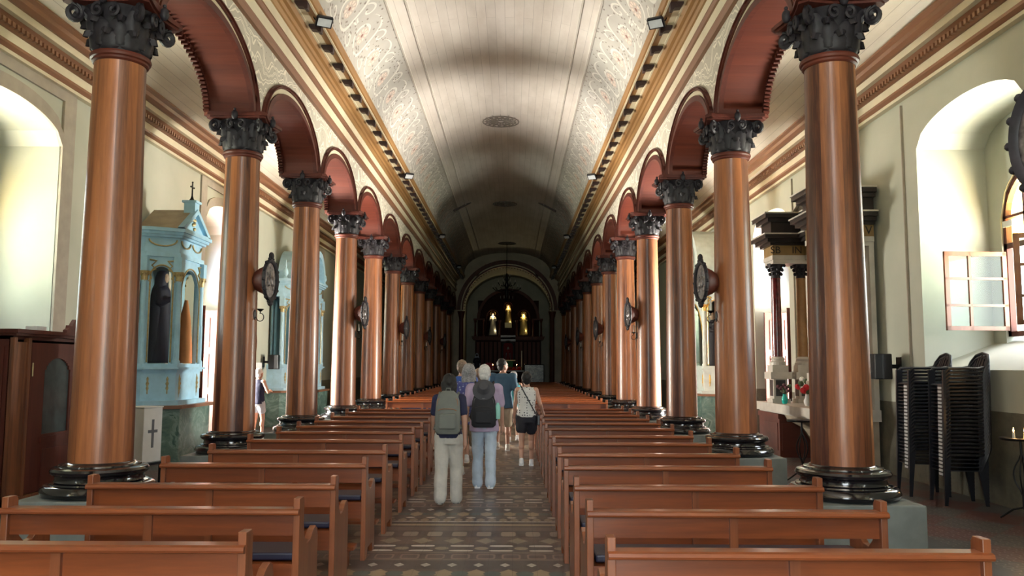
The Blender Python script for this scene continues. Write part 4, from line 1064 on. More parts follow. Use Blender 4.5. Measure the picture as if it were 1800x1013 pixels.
m_ = MB(); m_.box(-0.35, 0.35, -0.3, 0.3, 0, 0.95); o = m_.build('statue_pedestal', M_REDV, smooth=False, loc=(-2.0, 45.5, 0)); tag(o, 'dark wooden stand carrying the veiled statue', 'pedestal')
# altar table with flowers, candles, lectern, vestments
at = thing('altar_table', 'long altar table with a dark front in the middle of the sanctuary', 'altar table', (CX, 54.2, 0.34))
m_ = MB(); m_.box(-1.35, 1.35, -0.4, 0.4, 0.92, 1.0); m_.build('table_top', M_WHITE, at, smooth=False)
m_ = MB(); m_.box(-1.2, 1.2, -0.3, 0.3, 0, 0.92); m_.build('table_body', M_RETB, at, smooth=False)
for x, lab in ((-0.95, 'left end'), (-0.35, 'left of the flowers'), (0.62, 'right of the flowers'), (1.15, 'right end')):
    c_ = thing('altar_candle', 'white candle on the altar table, ' + lab, 'candle', (CX+x, 54.1, 1.34), 0, 'candles on the altar table')
    m_ = MB(); m_.lathe([(.07, 0), (.02, .03), (.02, .08), (.05, .10)], 10); m_.build('holder', M_GOLDP, c_)
    m_ = MB(); m_.lathe([(.025, .10), (.025, .34)], 10); m_.build('wax', M_WAX, c_)
    m_ = MB(); m_.sph((0, 0, .37), .018, 8, 6, sc=(1, 1, 2)); m_.build('flame', M_FLAME, c_)
mb = MB()
for i in range(60): mb.sph((random.uniform(-.55, .55), random.uniform(-.12, .12), random.uniform(0.02, .2)), random.uniform(.03, .055), 6, 4)
o = mb.build('red_flowers', plain('red_petals', (0.65, 0.03, 0.02), 0.6), loc=(CX+0.32, 54.0, 1.34)); tag(o, 'long low bank of red flowers on the altar table', 'flowers')
lc = thing('lectern', 'lectern under a green cloth in front of the altar screen', 'lectern', (CX-0.02, 55.6, 0.34))
m_ = MB(); m_.prism([(-.38, 0), (.38, 0), (.38, 1.62), (-.38, 1.62)], -0.2, 0.2, 'y'); m_.build('green_cloth', plain('green_cloth', (0.02, 0.16, 0.06), 0.7), lc, smooth=False)
m_ = MB(); m_.box(-.55, .55, -.25, .25, 1.62, 1.70); m_.build('book_rest', M_GOLDP, lc, smooth=False)
vc = thing('red_chair', 'tall red cloth-covered chair left of the altar table', 'chair', (CX-1.25, 55.4, 0.34))
m_ = MB(); m_.prism([(-.38, 0), (.38, 0), (.40, .9), (.33, 1.35), (.12, 1.5), (-.12, 1.5), (-.33, 1.35), (-.40, .9)], 0.25, 0.35, 'y'); m_.build('backrest', plain('red_velvet', (0.42, 0.01, 0.04), 0.6), vc, smooth=False)
m_ = MB(); m_.box(-.36, .36, -.25, .25, 0, .48); m_.build('seat', MATS['red_velvet'], vc, smooth=False)
pf = thing('framed_picture', 'pale floral picture in a frame leaning at the right of the altar', 'picture', (CX+1.75, 53.6, 0.34))
m_ = MB(); m_.box(-.62, .62, -.02, .02, 0, 1.35); m_.build('canvas', mat_marble('floral_print', (0.10, 0.12, 0.13), (0.55, 0.6, 0.6), 5), pf, smooth=False)
m_ = MB(); [m_.box(*b_) for b_ in ((-.66, -.6, -.03, .03, 0, 1.4), (.6, .66, -.03, .03, 0, 1.4), (-.66, .66, -.03, .03, 1.34, 1.4), (-.66, .66, -.03, .03, 0, .06))]; m_.build('frame', M_IRON, pf, smooth=False)
cs = thing('paschal_candle', 'tall thin candle on a stand right of the altar table', 'candle', (CX+0.95, 55.0, 0.34))
m_ = MB(); m_.lathe([(.16, 0), (.03, .06), (.03, 1.15), (.10, 1.22)], 12); m_.build('stand', M_GOLDP, cs)
m_ = MB(); m_.lathe([(.03, 1.22), (.03, 2.3)], 10); m_.build('candle', M_WAX, cs)
for i, x in enumerate((-2.62, 2.58)):
    pl_ = thing('sanctuary_column', 'slim dark red column standing at the %s edge of the chancel arch' % ('left' if i == 0 else 'right'), 'column', (CX+x+(-0.2 if i == 0 else 0.2), 50.55, 0))
    m_ = MB(); m_.lathe([(.24, 0), (.24, .5), (.17, .55), (.14, .7), (.13, 4.5), (.2, 4.8), (.24, 4.98)], 20); m_.build('shaft', M_REDV, pl_)

# ------------------------------------------------------------------ side altars
def offset_plan(pts, d):
    c_ = Vector((6.26, sum(p[1] for p in pts)/len(pts))); out = []
    for p in pts:
        w, y = p
        out.append((w - d if w < 6.2 else w, y + (d if y > c_.y+0.2 else (-d if y < c_.y-0.2 else 0))))
    return out
def facet_panel(mb, P, Q, z0, z1, hw_, zs, thick=0.06, mi=0, inner=None):
    """upright panel between plan points P,Q with an arched opening of half width hw_ springing at zs"""
    P = Vector((P[0], P[1], 0)); Q = Vector((Q[0], Q[1], 0)); L = (Q-P).length; d = (Q-P)/L; nrm = Vector((-d.y, d.x, 0))
    if nrm.dot(inner - (P+Q)/2) < 0: nrm = -nrm
    n = 24; c_ = L/2
    def slab(u0, u1, za, zb, zc=None, zd=None):
        zc = zb if zc is None else zc; zd = za if zd is None else zd
        A = [P+d*u0+Vector((0, 0, za)), P+d*u1+Vector((0, 0, zd)), P+d*u1+Vector((0, 0, zc)), P+d*u0+Vector((0, 0, zb))]
        B = [v+nrm*thick for v in A]
        mb.add(A+B, [(0, 1, 2, 3), (7, 6, 5, 4), (0, 4, 5, 1), (1, 5, 6, 2), (2, 6, 7, 3), (3, 7, 4, 0)], mi)
    slab(0, c_-hw_, z0, z1); slab(c_+hw_, L, z0, z1)
    for i in range(n):
        a0 = -hw_+2*hw_*i/n; a1 = -hw_+2*hw_*(i+1)/n
        h0 = zs+math.sqrt(max(0, hw_**2-a0**2))*1.15; h1 = zs+math.sqrt(max(0, hw_**2-a1**2))*1.15
        slab(c_+a0, c_+a1, h0, z1, z1, h1)
    # raised rim round the opening
    rim = []
    for i in range(n+1):
        t_ = PI*i/n; rim.append(P+d*(c_-(hw_+0.02)*math.cos(t_))+Vector((0, 0, zs+(hw_+0.02)*1.15*math.sin(t_)))-nrm*0.012)
    rim = [P+d*(c_-hw_-0.02)+Vector((0, 0, z0+.02))-nrm*0.012]+rim+[P+d*(c_+hw_+0.02)+Vector((0, 0, z0+.02))-nrm*0.012]
    return rim, (P+Q)/2, d, nrm, L
def altar(sd, yc, pu, pb, mp, ml, label, top, glazed=True, gold=M_GOLDP, zt=3.99):
    sc_ = lambda p: (p[0], p[1])
    root = thing('side_altar', label, 'altar', (CX, yc, 0), 0)
    T = lambda pl: [(sd*w, y-yc) for w, y in pl]
    def prism(pl, z0, z1, name, mat):
        m_ = MB(); m_.prism(T(pl), z0, z1, 'z'); return m_.build(name, mat, root, smooth=False)
    prism(offset_plan(pb, 0), 0, .90, 'green_base', M_GREEN)
    prism(offset_plan(pb, .06), .90, .955, 'base_slab', M_BROWNM)
    m_ = MB(); m_.prism(T(offset_plan(pu, .12)), .955, 1.03, 'z'); m_.prism(T(offset_plan(pu, .03)), 1.03, 1.52, 'z'); m_.build('predella', mp, root, smooth=False)
    m_ = MB(); m_.prism(T(offset_plan(pu, .10)), 1.56, 1.60, 'z'); m_.prism(T(offset_plan(pu, .06)), 1.52, 1.66, 'z'); m_.build('ledge', mp, root, smooth=False)
    inner = Vector((sd*6.0, 0, 0)); up_ = T(pu); body = MB(); rims = MB(); orn = MB(); gl = MB(); parts_ = []
    cen = []
    for i in range(1, len(up_)-2):
        P, Q = up_[i], up_[i+1]
        L = math.dist(P, Q)
        rim, mid, d, nrm, L = facet_panel(body, P, Q, 1.66, 3.50, L*0.5-0.11, 3.45-0.12-(L*0.5-0.11)*1.15, inner=inner)
        rims.tube(rim, 0.014, 5); cen.append((mid, d, nrm, L))
        # fretwork in the spandrels, swags above, oval ornament below
        for s2 in (-1, 1):
            orn = MB(); parts_.append(('fretwork', orn)); A_ = mid+d*s2*(L*0.5-0.06)-nrm*0.01
            orn.tube([A_+Vector((0, 0, 3.44)), A_-d*s2*.12+Vector((0, 0, 3.42)), A_-d*s2*.05+Vector((0, 0, 3.34)), A_-d*s2*.11+Vector((0, 0, 3.28)), A_-d*s2*.02+Vector((0, 0, 3.22)), A_-d*s2*.05+Vector((0, 0, 3.12)), A_+Vector((0, 0, 3.06))], [.016, .022, .014, .022, .014, .018, .006], 5)
        ns = 1 if L > 0.75 else 1
        for s2 in range(2 if L > 0.8 else 1):
            off = (-L/4 if s2 == 0 else L/4) if L > 0.8 else 0; half = (L/4 if L > 0.8 else L/2)-0.05
            orn = MB(); parts_.append(('swag', orn)); orn.tube([mid+d*(off+half*math.cos(PI*j/10))+Vector((0, 0, 3.80-0.11*math.sin(PI*j/10)))-nrm*0.005 for j in range(11)], 0.014, 5)
        for s2 in (-1, 1):
            q = mid+d*s2*(L*0.5-0.12)-nrm*0.03
            orn = MB(); parts_.append(('pendant', orn)); orn.tube([q+Vector((0, 0, 1.08+0.04*j)) for j in range(11)], [.004]+[0.034*math.sin(PI*(j+0.8)/11)*(1 if j % 2 else .6) for j in range(9)]+[.004], 6)
        if glazed:
            a_ = mid+nrm*0.05; hw_ = L/2-.1
            gl.add([a_-d*hw_+Vector((0, 0, 1.67)), a_+d*hw_+Vector((0, 0, 1.67)), a_+d*hw_+Vector((0, 0, 3.38)), a_-d*hw_+Vector((0, 0, 3.38))], [(0, 1, 2, 3)])
    body.build('arched_screen', mp, root, smooth=False); rims.build('arch_beading', gold, root); [o_.build(n_, gold, root) for n_, o_ in parts_]
    if glazed: gl.build('glass', M_GLASS, root, smooth=False, recalc=False)
    m_ = MB(); m_.prism(T([(6.2, pu[0][1]+.02), (6.2, pu[-1][1]-.02)]+[(6.16, pu[-1][1]-.02), (6.16, pu[0][1]+.02)]), 1.66, 3.5, 'z'); m_.build('back_board', ml, root, smooth=False)
    for P in up_[1:-1]:
        m_ = MB(); m_.lathe([(.075, 1.66), (.075, 1.70), (.055, 1.73), (.048, 3.05), (.055, 3.08)], 16, c=(P[0], P[1], 0))
        for j in range(10):
            a = 2*PI*j/10; m_.tube([(P[0]+.05*math.cos(a), P[1]+.05*math.sin(a), 1.75), (P[0]+.05*math.cos(a), P[1]+.05*math.sin(a), 2.35)], .009, 4)
        cl = m_.build('colonnette', mp, root)
        m_ = MB(); m_.lathe([(.05, 3.06), (.06, 3.10), (.055, 3.14), (.085, 3.22), (.09, 3.24)], 12, c=(P[0], P[1], 0))
        for j in range(8):
            a = 2*PI*j/8; m_.sph((P[0]+.08*math.cos(a), P[1]+.08*math.sin(a), 3.19), .02, 6, 4)
        m_.build('capital', gold, cl)
        m_ = MB(); m_.box(P[0]-.07, P[0]+.07, P[1]-.07, P[1]+.07, 3.24, 3.5); m_.build('block', mp, cl, smooth=False)
    m_ = MB(); m_.prism(T(offset_plan(pu, .03)), 3.50, 3.58, 'z'); m_.prism(T(offset_plan(pu, -.01)), 3.58, 3.84, 'z'); m_.prism(T(offset_plan(pu, .05)), 3.84, 3.88, 'z'); m_.prism(T(offset_plan(pu, .09)), 3.88, 3.93, 'z'); m_.prism(T(offset_plan(pu, .13)), 3.93, 3.99, 'z'); m_.build('entablature', mp, root, smooth=False)
    wf = min(p[0] for p in pu); ys = [p[1]-yc for p in pu if p[0] == wf]; ya, yb2 = min(ys)-.12, max(ys)+.12; ym = (ya+yb2)/2
    xf = sd*(wf-.10); xb = sd*6.15
    if top == 'gable':
        m_ = MB(); m_.prism([(ya, 3.99), (yb2, 3.99), (ym, 4.40)], sd*(wf-.02), xb, 'x'); m_.build('pediment', mp, root, smooth=False)
        m_ = MB()
        for y0, y1 in ((ya, ym), (yb2, ym)):
            m_.prism([(y0, 3.99), (y0+(ym-y0)*.12, 3.99), (y1, 4.36), (y1, 4.45), (y0, 4.03)], xf, sd*(wf+.0), 'x')
        m_.box(*sorted((xf, sd*wf)), ya, yb2, 3.985, 4.02); m_.build('pediment_moulding', mp, root, smooth=False)
        m_ = MB(); m_.prism([(ya-.02, 4.0), (ym, 4.44), (yb2+.02, 4.0), (yb2, 3.98), (ym, 4.41), (ya, 3.98)], sd*(wf+0.0), xb, 'x'); m_.build('gable_roof', M_BIEGE, root, smooth=False)
        m_ = MB(); xx = sd*(wf+.03); m_.box(xx-.10, xx+.10, ym-.10, ym+.10, 4.36, 4.56); m_.box(xx-.13, xx+.13, ym-.13, ym+.13, 4.56, 4.60); m_.build('pedestal', mp, root, smooth=False)
        m_ = MB(); m_.lathe([(.07, 4.60), (.03, 4.65), (.015, 4.70), (.012, 4.95)], 8, c=(xx, ym, 0)); m_.tube([(xx, ym-.07, 4.86), (xx, ym+.07, 4.86)], .012, 6)
        for q in ((0, .07, 4.86), (0, -.07, 4.86), (0, 0, 4.95)): m_.sph((xx+q[0], ym+q[1], q[2]), .018, 6, 5)
        m_.build('cross', M_IRON, root)
        m_ = MB()
        for j in range(7): m_.sph((sd*(wf-.03), ym+random.uniform(-.12, .12), 4.08+random.uniform(0, .18)), .035, 6, 4)
        m_.build('tympanum_ornament', M_GOLDP, root)
    elif top == 'dome':
        m_ = MB(); n_ = 20; R_ = (yb2-ya)/2*0.8
        for i in range(n_):
            t0, t1 = PI*i/n_, PI*(i+1)/n_
            m_.prism([(ym+R_*math.cos(t0), 3.99+R_*1.25*math.sin(t0)), (ym+R_*math.cos(t1), 3.99+R_*1.25*math.sin(t1)), (ym+R_*.8*math.cos(t1), 3.99+R_*1.0*math.sin(t1)), (ym+R_*.8*math.cos(t0), 3.99+R_*1.0*math.sin(t0))], xf, xb, 'x')
        m_.prism([(ym+R_*.8*math.cos(PI*i/n_), 3.99+R_*1.0*math.sin(PI*i/n_)) for i in range(n_+1)], sd*(wf+.05), xb, 'x')
        m_.build('rounded_gable', mp, root, smooth=False)
        for P in (up_[1], up_[2], up_[-3], up_[-2]):
            m_ = MB(); m_.lathe([(.07, 3.99), (.05, 4.03), (.03, 4.06), (.075, 4.14), (.06, 4.24), (.02, 4.30), (.03, 4.34), (.012, 4.44), (.004, 4.52)], 12, c=(P[0]*0.99, P[1], 0)); m_.build('urn_finial', mp, root)
    return root
pu1 = [(6.26, 13.88), (5.92, 13.93), (5.44, 14.20), (5.44, 15.22), (5.92, 15.50), (6.26, 15.52)]
pb1 = [(6.26, 13.70), (5.86, 13.76), (5.26, 14.03), (5.26, 15.40), (5.62, 15.70), (6.26, 15.82)]
altar(-1, 14.7, pu1, pb1, M_ALTBL, M_ALTBD, 'pale blue side altar with gabled top, iron cross and glazed arches on the left wall', 'gable')
pu2 = [(6.26, 22.25), (5.90, 22.30), (5.25, 22.55), (5.25, 24.10), (5.90, 24.35), (6.26, 24.4)]
pb2 = [(6.26, 22.0), (5.85, 22.05), (5.05, 22.45), (5.05, 24.2), (5.85, 24.6), (6.26, 24.65)]
altar(-1, 23.3, pu2, pb2, plain('soft_blue_paint', (0.38, 0.58, 0.70), 0.5), M_ALTBD, 'pale blue side altar with rounded gable and urns further down the left wall', 'dome')
M_WGREEN = plain('whitish_green_paint', (0.55, 0.62, 0.58), 0.5)
pu3 = [(6.26, 20.9), (5.85, 20.95), (5.30, 21.15), (5.30, 23.6), (5.85, 23.8), (6.26, 23.85)]
altar(1, 22.4, pu3, [(6.26, 20.6), (5.9, 20.7), (5.15, 20.95), (5.15, 23.8), (5.9, 24.0), (6.26, 24.1)], M_WGREEN, M_STONED, 'white and pale green side altar with gilt capitals on the right wall', 'dome', gold=M_GOLD)
robed('altar_statue', 'dark navy robed statue with white drape inside the glazed blue altar', 'statue', (CX-5.86, 14.55, 1.67), 1.62, plain('deep_navy_robe', (0.008, 0.008, 0.03), 0.7), M_SKINS, plain('deep_navy_mantle', (0.012, 0.012, 0.035), 0.7), None, rz=-PI/2)
mb = MB(); loft(mb, [(0, .16, .10, 0, 0), (.3, .15, .09, 0, 0), (.8, .10, .06, 0, .02), (1.15, .03, .03, 0, .04)]); o = mb.build('orange_drape', plain('orange_cloth', (0.65, 0.24, 0.09), 0.7), loc=(CX-5.62, 14.98, 1.67)); tag(o, 'orange cloth standing in the glazed blue altar beside the navy statue', 'cloth')
robed('altar_statue', 'dark statue inside the white and green altar on the right wall', 'statue', (CX+5.8, 22.3, 1.67), 1.45, plain('purple_robe', (0.03, 0.02, 0.03), 0.7), M_SKINS, None, None, rz=PI/2)

# ------------------------------------------------------------------ dark altar with red columns on the right wall
da = thing('columned_altar', 'dark temple-like altar with red columns and a gilt inscription on the right wall', 'altar', (CX, 14.55, 0))
X0, X1 = 5.28, 6.2; YA, YB = -1.45, 1.45
m_ = MB(); m_.box(X0-.06, X1, YA, 1.95, .82, .97); m_.box(X0, X1, YA, 1.92, .79, .82); m_.build('stone_slab', M_STONE, da, smooth=False)
m_ = MB()
m_.prism([(X1, 0), (X1-.35, 0), (X1-.38, .3), (X1-.55, .55), (X0+.1, .70), (X0+.05, .80), (X1, .80)], YA+.1, .62, 'y'); m_.build('curved_support', M_BIEGE, da, smooth=False)
m_ = MB(); m_.box(X0-.02, X1, .65, 1.88, 0, .79); m_.box(X0-.05, X0, .62, 1.88, .70, .79); m_.box(X0-.03, X0-.015, .75, 1.8, .12, .62); m_.box(X0+.02, X0+.25, .63, .66, .12, .62); m_.build('wood_cabinet', M_RED, da, smooth=False)
for i, (x, y, mt) in enumerate(((X0+.14, -1.15, M_PORPH), (X0+.14, 1.15, M_PORPH), (X0+.62, -1.15, M_OCHRE), (X0+.62, 1.15, M_OCHRE))):
    m_ = MB(); m_.box(x-.17, x+.17, y-.17, y+.17, .97, 1.05); m_.box(x-.13, x+.13, y-.13, y+.13, 1.05, 1.42); m_.box(x-.20, x+.20, y-.20, y+.20, 1.42, 1.55); m_.box(x-.15, x+.15, y-.15, y+.15, 1.55, 1.68)
    m_.lathe([(.15, 1.68), (.15, 1.73), (.115, 1.76), (.13, 1.80), (.095, 1.84)], 18, c=(x, y, 0)); ped = m_.build('pedestal', M_STONE, da, smooth=False)
    m_ = MB()
    for sx_, sy_ in ((0, -1), (-1, 0)): m_.box(x-.09+min(0, sx_)*.045, x+.09+max(0, sx_)*.045, y-.09+min(0, sy_)*.045, y+.09+max(0, sy_)*.045, 1.10, 1.40)
    m_.build('dark_inlay', M_STONED, ped, smooth=False)
    m_ = MB(); m_.lathe([(.095, 1.84), (.095, 2.3), (.085, 3.32), (.095, 3.34)], 22, c=(x, y, 0)); m_.build('column', mt, da)
    m_ = MB(); m_.lathe([(.09, 3.34), (.085, 3.40), (.10, 3.50), (.15, 3.58), (.16, 3.62)], 14, c=(x, y, 0))
    for zz, n_, rr in ((3.42, 8, .11), (3.50, 8, .13), (3.57, 4, .18)):
        for j in range(n_):
            a = 2*PI*j/n_+PI/4; m_.sph((x+rr*math.cos(a), y+rr*math.sin(a), zz), .032, 6, 5)
    m_.build('capital', M_BRONZE, da)
zz = lambda z: 3.60+(z-3.66)*.85
def ring_box(m_, g, z0, z1):
    z0, z1 = zz(z0), zz(z1)
    m_.box(X0-g, X1, .87-g, 1.43+g, z0, z1); m_.box(X0-g, X1, -1.43-g, -.87+g, z0, z1); m_.box(X0+.62-g, X1, -.87+g, .87-g, z0, z1)
m_ = MB(); ring_box(m_, -.02, 3.66, 3.74); ring_box(m_, .0, 3.74, 3.84); m_.build('architrave', M_STONE, da, smooth=False)
m_ = MB(); ring_box(m_, -.01, 3.84, 4.06); fz = m_.build('frieze', plain('ochre_frieze', (0.24, 0.15, 0.055), 0.5), da, smooth=False)
text('inscription', 'SB    IN    V', 0.19, (X0+.43, .874, zz(3.95)), (PI/2, 0, 0), M_BROWNBL, da)
text('inscription', 'SB    IN    V', 0.19, (X0+.43, -1.426, zz(3.95)), (PI/2, 0, 0), M_BROWNBL, da)
m_ = MB(); ring_box(m_, .05, 4.06, 4.12); ring_box(m_, .12, 4.12, 4.20); ring_box(m_, .18, 4.20, 4.28); m_.build('lower_cornice', M_BROWNBL, da, smooth=False)
m_ = MB(); ring_box(m_, .20, 4.28, 4.31); m_.build('cornice_edge', M_STONE, da, smooth=False)
m_ = MB(); ring_box(m_, .02, 4.31, 4.58); m_.build('attic', M_BROWNBL, da, smooth=False)
m_ = MB(); ring_box(m_, .10, 4.58, 4.66); ring_box(m_, .16, 4.66, 4.75); m_.build('upper_cornice', M_BROWNBL, da, smooth=False)
m_ = MB(); ring_box(m_, .18, 4.75, 4.78); m_.build('upper_edge', M_STONE, da, smooth=False)
m_ = MB(); m_.prism([(-1.0, 4.55), (1.0, 4.55), (.1, 4.93), (0, 4.98), (-.1, 4.93)], X0+.48, X1, 'x'); m_.build('pediment', M_BROWNBL, da, smooth=False)
m_ = MB(); m_.prism([(-1.05, 4.56), (0, 5.0), (1.05, 4.56), (1.02, 4.61), (0, 5.05), (-1.02, 4.61)], X0+.44, X1, 'x'); m_.build('pediment_edge', M_STONE, da, smooth=False)
m_ = MB(); m_.box(X1-.10, X1-.02, YA, YB, 0.97, zz(3.66)); m_.build('back_panel', M_STONE, da, smooth=False)
def flower_vase(name, label, loc, vm, cols, hv=.17, big=1.0):
    t_ = thing(name, label, 'vase', loc)
    m_ = MB(); m_.lathe([(.035, 0), (.055, .04), (.06, .09), (.035, .14), (.03, hv), (.036, hv+.01)], 16); m_.build('vase', vm, t_)
    for ci, (cc, n_) in enumerate(cols):
        m_ = MB()
        for j in range(n_):
            a = random.uniform(0, 2*PI); r_ = random.uniform(.0, .11)*big; z = hv+.05+random.uniform(0, .12)*big
            m_.tube([(0, 0, hv-.02), (r_*math.cos(a), r_*math.sin(a), z)], .003, 4); m_.sph((r_*math.cos(a), r_*math.sin(a), z), random.uniform(.015, .035)*big, 7, 5)
        m_.build('blooms', cc, t_)
    return t_
M_TURQ = plain('turquoise_glaze', (0.0, 0.42, 0.36), 0.3)
flower_vase('flower_vase', 'turquoise vase of dried dark flowers on the stone slab of the dark altar', (CX+5.40, 15.3, .97), M_TURQ, [(plain('dried_flowers', (0.10, 0.03, 0.04), 0.8), 16), (plain('dusty_green', (0.08, 0.12, 0.06), 0.8), 8)], big=1.1)
flower_vase('flower_vase', 'white vase of red and white flowers on the dark altar, next to the turquoise one', (CX+5.55, 14.55, .97), M_WHITE, [(plain('red_bloom', (0.6, 0.02, 0.03), 0.7), 12), (plain('white_bloom', (0.7, 0.66, 0.6), 0.7), 12), (MATS['dusty_green'], 8)], hv=.2, big=1.8)

# ------------------------------------------------------------------ confessional at left
cf = thing('confessional', 'dark wooden confessional with a glazed arched door and carved crest at the left edge', 'confessional', (CX, 10.6, 0))
XF = -5.32; XBk = -6.18; ya, yb2 = -1.2, 1.2
m_ = MB(); m_.box(XBk, XF-.05, ya, ya+.05, 0, 2.0); m_.box(XBk, XF-.05, yb2-.05, yb2, 0, 2.0); m_.box(XBk, XBk+.03, ya, yb2, 0, 2.0); m_.box(XBk, XF-.05, ya, yb2, 1.93, 1.97)
for x in (-6.1, -5.85, -5.6): m_.box(x, x+.17, ya-.012, ya, .15, 1.85)
m_.build('carcass', M_REDV, cf, smooth=False)
m_ = MB()
for y in (ya, ya+.28, .38, .60, yb2-.06): m_.box(XF-.06, XF, y, y+.06, 0, 1.95)
m_.box(XF-.05, XF-.02, ya+.06, ya+.28, .1, 1.9); m_.box(XF-.05, XF-.02, .44, .60, .1, 1.9); m_.box(XF-.05, XF-.02, .66, yb2, .1, 1.9)
m_.box(XF-.06, XF+.01, ya, yb2, 0, .12); m_.build('front_frame', M_SHAFT, cf, smooth=False)
dr = MB(); y0, y1 = ya+.345, .375; yc = (y0+y1)/2-.03; hw_ = .29
dr.box(XF-.045, XF, y0, yc-hw_, .13, 1.90); dr.box(XF-.045, XF, yc+hw_, y1, .13, 1.90); dr.box(XF-.045, XF, yc-hw_, yc+hw_, .13, .80)
for i in range(16):
    a0, a1 = -hw_+2*hw_*i/16, -hw_+2*hw_*(i+1)/16
    z_ = 1.50+.75*math.sqrt(max(0, hw_**2-((a0+a1)/2)**2)); dr.box(XF-.045, XF, yc+a0, yc+a1, z_, 1.90)
dr.box(XF, XF+.015, yc-.32, yc+.34, .70, .77); dr.box(XF, XF+.012, yc-.28, yc+.3, .20, .62)
do = dr.build('door', M_REDV, cf, smooth=False)
m_ = MB(); m_.box(XF-.03, XF-.02, yc-hw_, yc+hw_, .80, 1.72); m_.build('dark_pane', M_SMOKE, do, smooth=False)
m_ = MB(); m_.sph((XF+.035, y1-.05, 1.03), .025, 10, 8); m_.tube([(XF, y1-.05, 1.03), (XF+.03, y1-.05, 1.03)], .01, 6); m_.build('knob', plain('steel_knob', (0.5, 0.5, 0.5), 0.25, 0.9), do)
m_ = MB(); m_.tube([(XF+.008, y0+.03, 1.5), (XF+.008, y0+.03, 1.66)], .008, 6); m_.build('hinge', M_GOLDP, do)
m_ = MB(); m_.box(XBk, XF+.04, ya-.04, yb2+.04, 1.97, 2.0); m_.box(XBk, XF+.08, ya-.08, yb2+.08, 2.0, 2.045); m_.build('cornice', M_REDV, cf, smooth=False)
cr_ = [(-.42, 2.045), (-.42, 2.08), (-.37, 2.10), (-.36, 2.14), (-.30, 2.13), (-.27, 2.17), (-.22, 2.22), (-.15, 2.20), (-.10, 2.26), (-.04, 2.30), (0, 2.38)]
cr_ += [(-a, b) for a, b in reversed(cr_[:-1])]
m_ = MB(); m_.prism([(a+.25, b) for a, b in cr_], XF-.02, XF+.03, 'x'); m_.build('crest', M_REDV, cf, smooth=False)
mb = MB(); mb.box(-.07, .07, -.10, .10, 0, .055); o = mb.build('small_white_box', M_WHITE, smooth=False, loc=(CX-5.42, 9.98, 2.046)); tag(o, 'small white box lying on top of the confessional', 'box')

# donation box on its stand
dbx = thing('offering_box', 'white box with a grey cross on its side, by the first left column', 'offering box', (-4.52, 10.15, 0), math.radians(-20))
m_ = MB(); m_.box(-.15, .15, -.15, .15, .47, 1.12); m_.box(-.16, .16, -.16, .16, 1.12, 1.135); bevel(m_.build('box', M_WHITE, dbx, smooth=False), .006)
m_ = MB(); m_.box(.150, .154, -.018, .018, .64, .98); m_.box(.150, .154, -.075, .075, .82, .855); m_.build('cross', plain('grey_paint', (0.13, 0.14, 0.17), 0.6), dbx, smooth=False)
m_ = MB(); m_.box(-.19, .21, -.19, .19, .44, .47)
for x in (-.15, .15):
    for y in (-.15, .15): m_.box(x-.015, x+.015, y-.015, y+.015, 0, .44)
m_.build('stand', M_PLAST, dbx, smooth=False)

# ------------------------------------------------------------------ candle stands
def cstand(label, loc, flames):
    t_ = thing('candle_stand', label, 'candle stand', loc)
    m_ = MB(); m_.lathe([(0, .86), (.20, .86), (.21, .885), (.20, .89), (0, .88)], 28, cap=False); m_.build('tray', M_IRON, t_)
    m_ = MB(); m_.tube([(0, 0, .86), (0, 0, .68)], .014, 8); m_.tube([(0, 0, .28), (0, 0, .12)], .014, 8)
    for i in range(4):
        a = PI/4+i*PI/2
        m_.tube([(.01*math.cos(a), .01*math.sin(a), .70)]+[(.085*math.sin(PI*j/10)*math.cos(a), .085*math.sin(PI*j/10)*math.sin(a), .69-.41*j/10) for j in range(1, 10)]+[(.01*math.cos(a), .01*math.sin(a), .27)], .008, 6)
    m_.build('basket_stem', M_IRON, t_)
    for i in range(3):
        a = i*2*PI/3+.4; m_ = MB(); m_.tube([(0, 0, .14), (.10*math.cos(a), .10*math.sin(a), .11), (.20*math.cos(a), .20*math.sin(a), .03), (.23*math.cos(a), .23*math.sin(a), .01)], .011, 6); m_.build('foot', M_IRON, t_)
    return t_
cstand('black iron candle stand with lit candles near the stacked chairs at right', (5.55, 9.1, 0), True)
cstand('black iron candle stand with an empty tray between the first two right columns', (4.17, 12.0, 0), False)
for i, (dx, dy, lab) in enumerate(((-.09, -.03, 'left candle'), (.02, -.05, 'right candle'))):
    c_ = thing('lit_candle', 'short lit white candle on the right iron stand, ' + lab, 'candle', (5.55+dx, 9.1+dy, .884), 0, 'lit candles on the iron stand')
    m_ = MB(); m_.lathe([(.014, 0), (.012, .06), (.010, .062)], 12); m_.build('wax', M_WAX, c_)
    m_ = MB(); m_.lathe([(.001, .066), (.008, .078), (.006, .092), (.001, .115)], 10); m_.build('flame', M_FLAME, c_)
    lamp('POINT', 'candle_light', (5.55+dx, 9.1+dy, .884+.12), 1.2, (1, .55, .2), .01)
mb = MB(); mb.lathe([(.07, 0), (.09, .16), (.095, .17)], 16); o = mb.build('grey_bucket', plain('grey_plastic', (0.06, 0.07, 0.08), 0.5), loc=(5.68, 8.72, 0)); tag(o, 'small dark grey bucket on the floor by the lit candle stand', 'bucket')

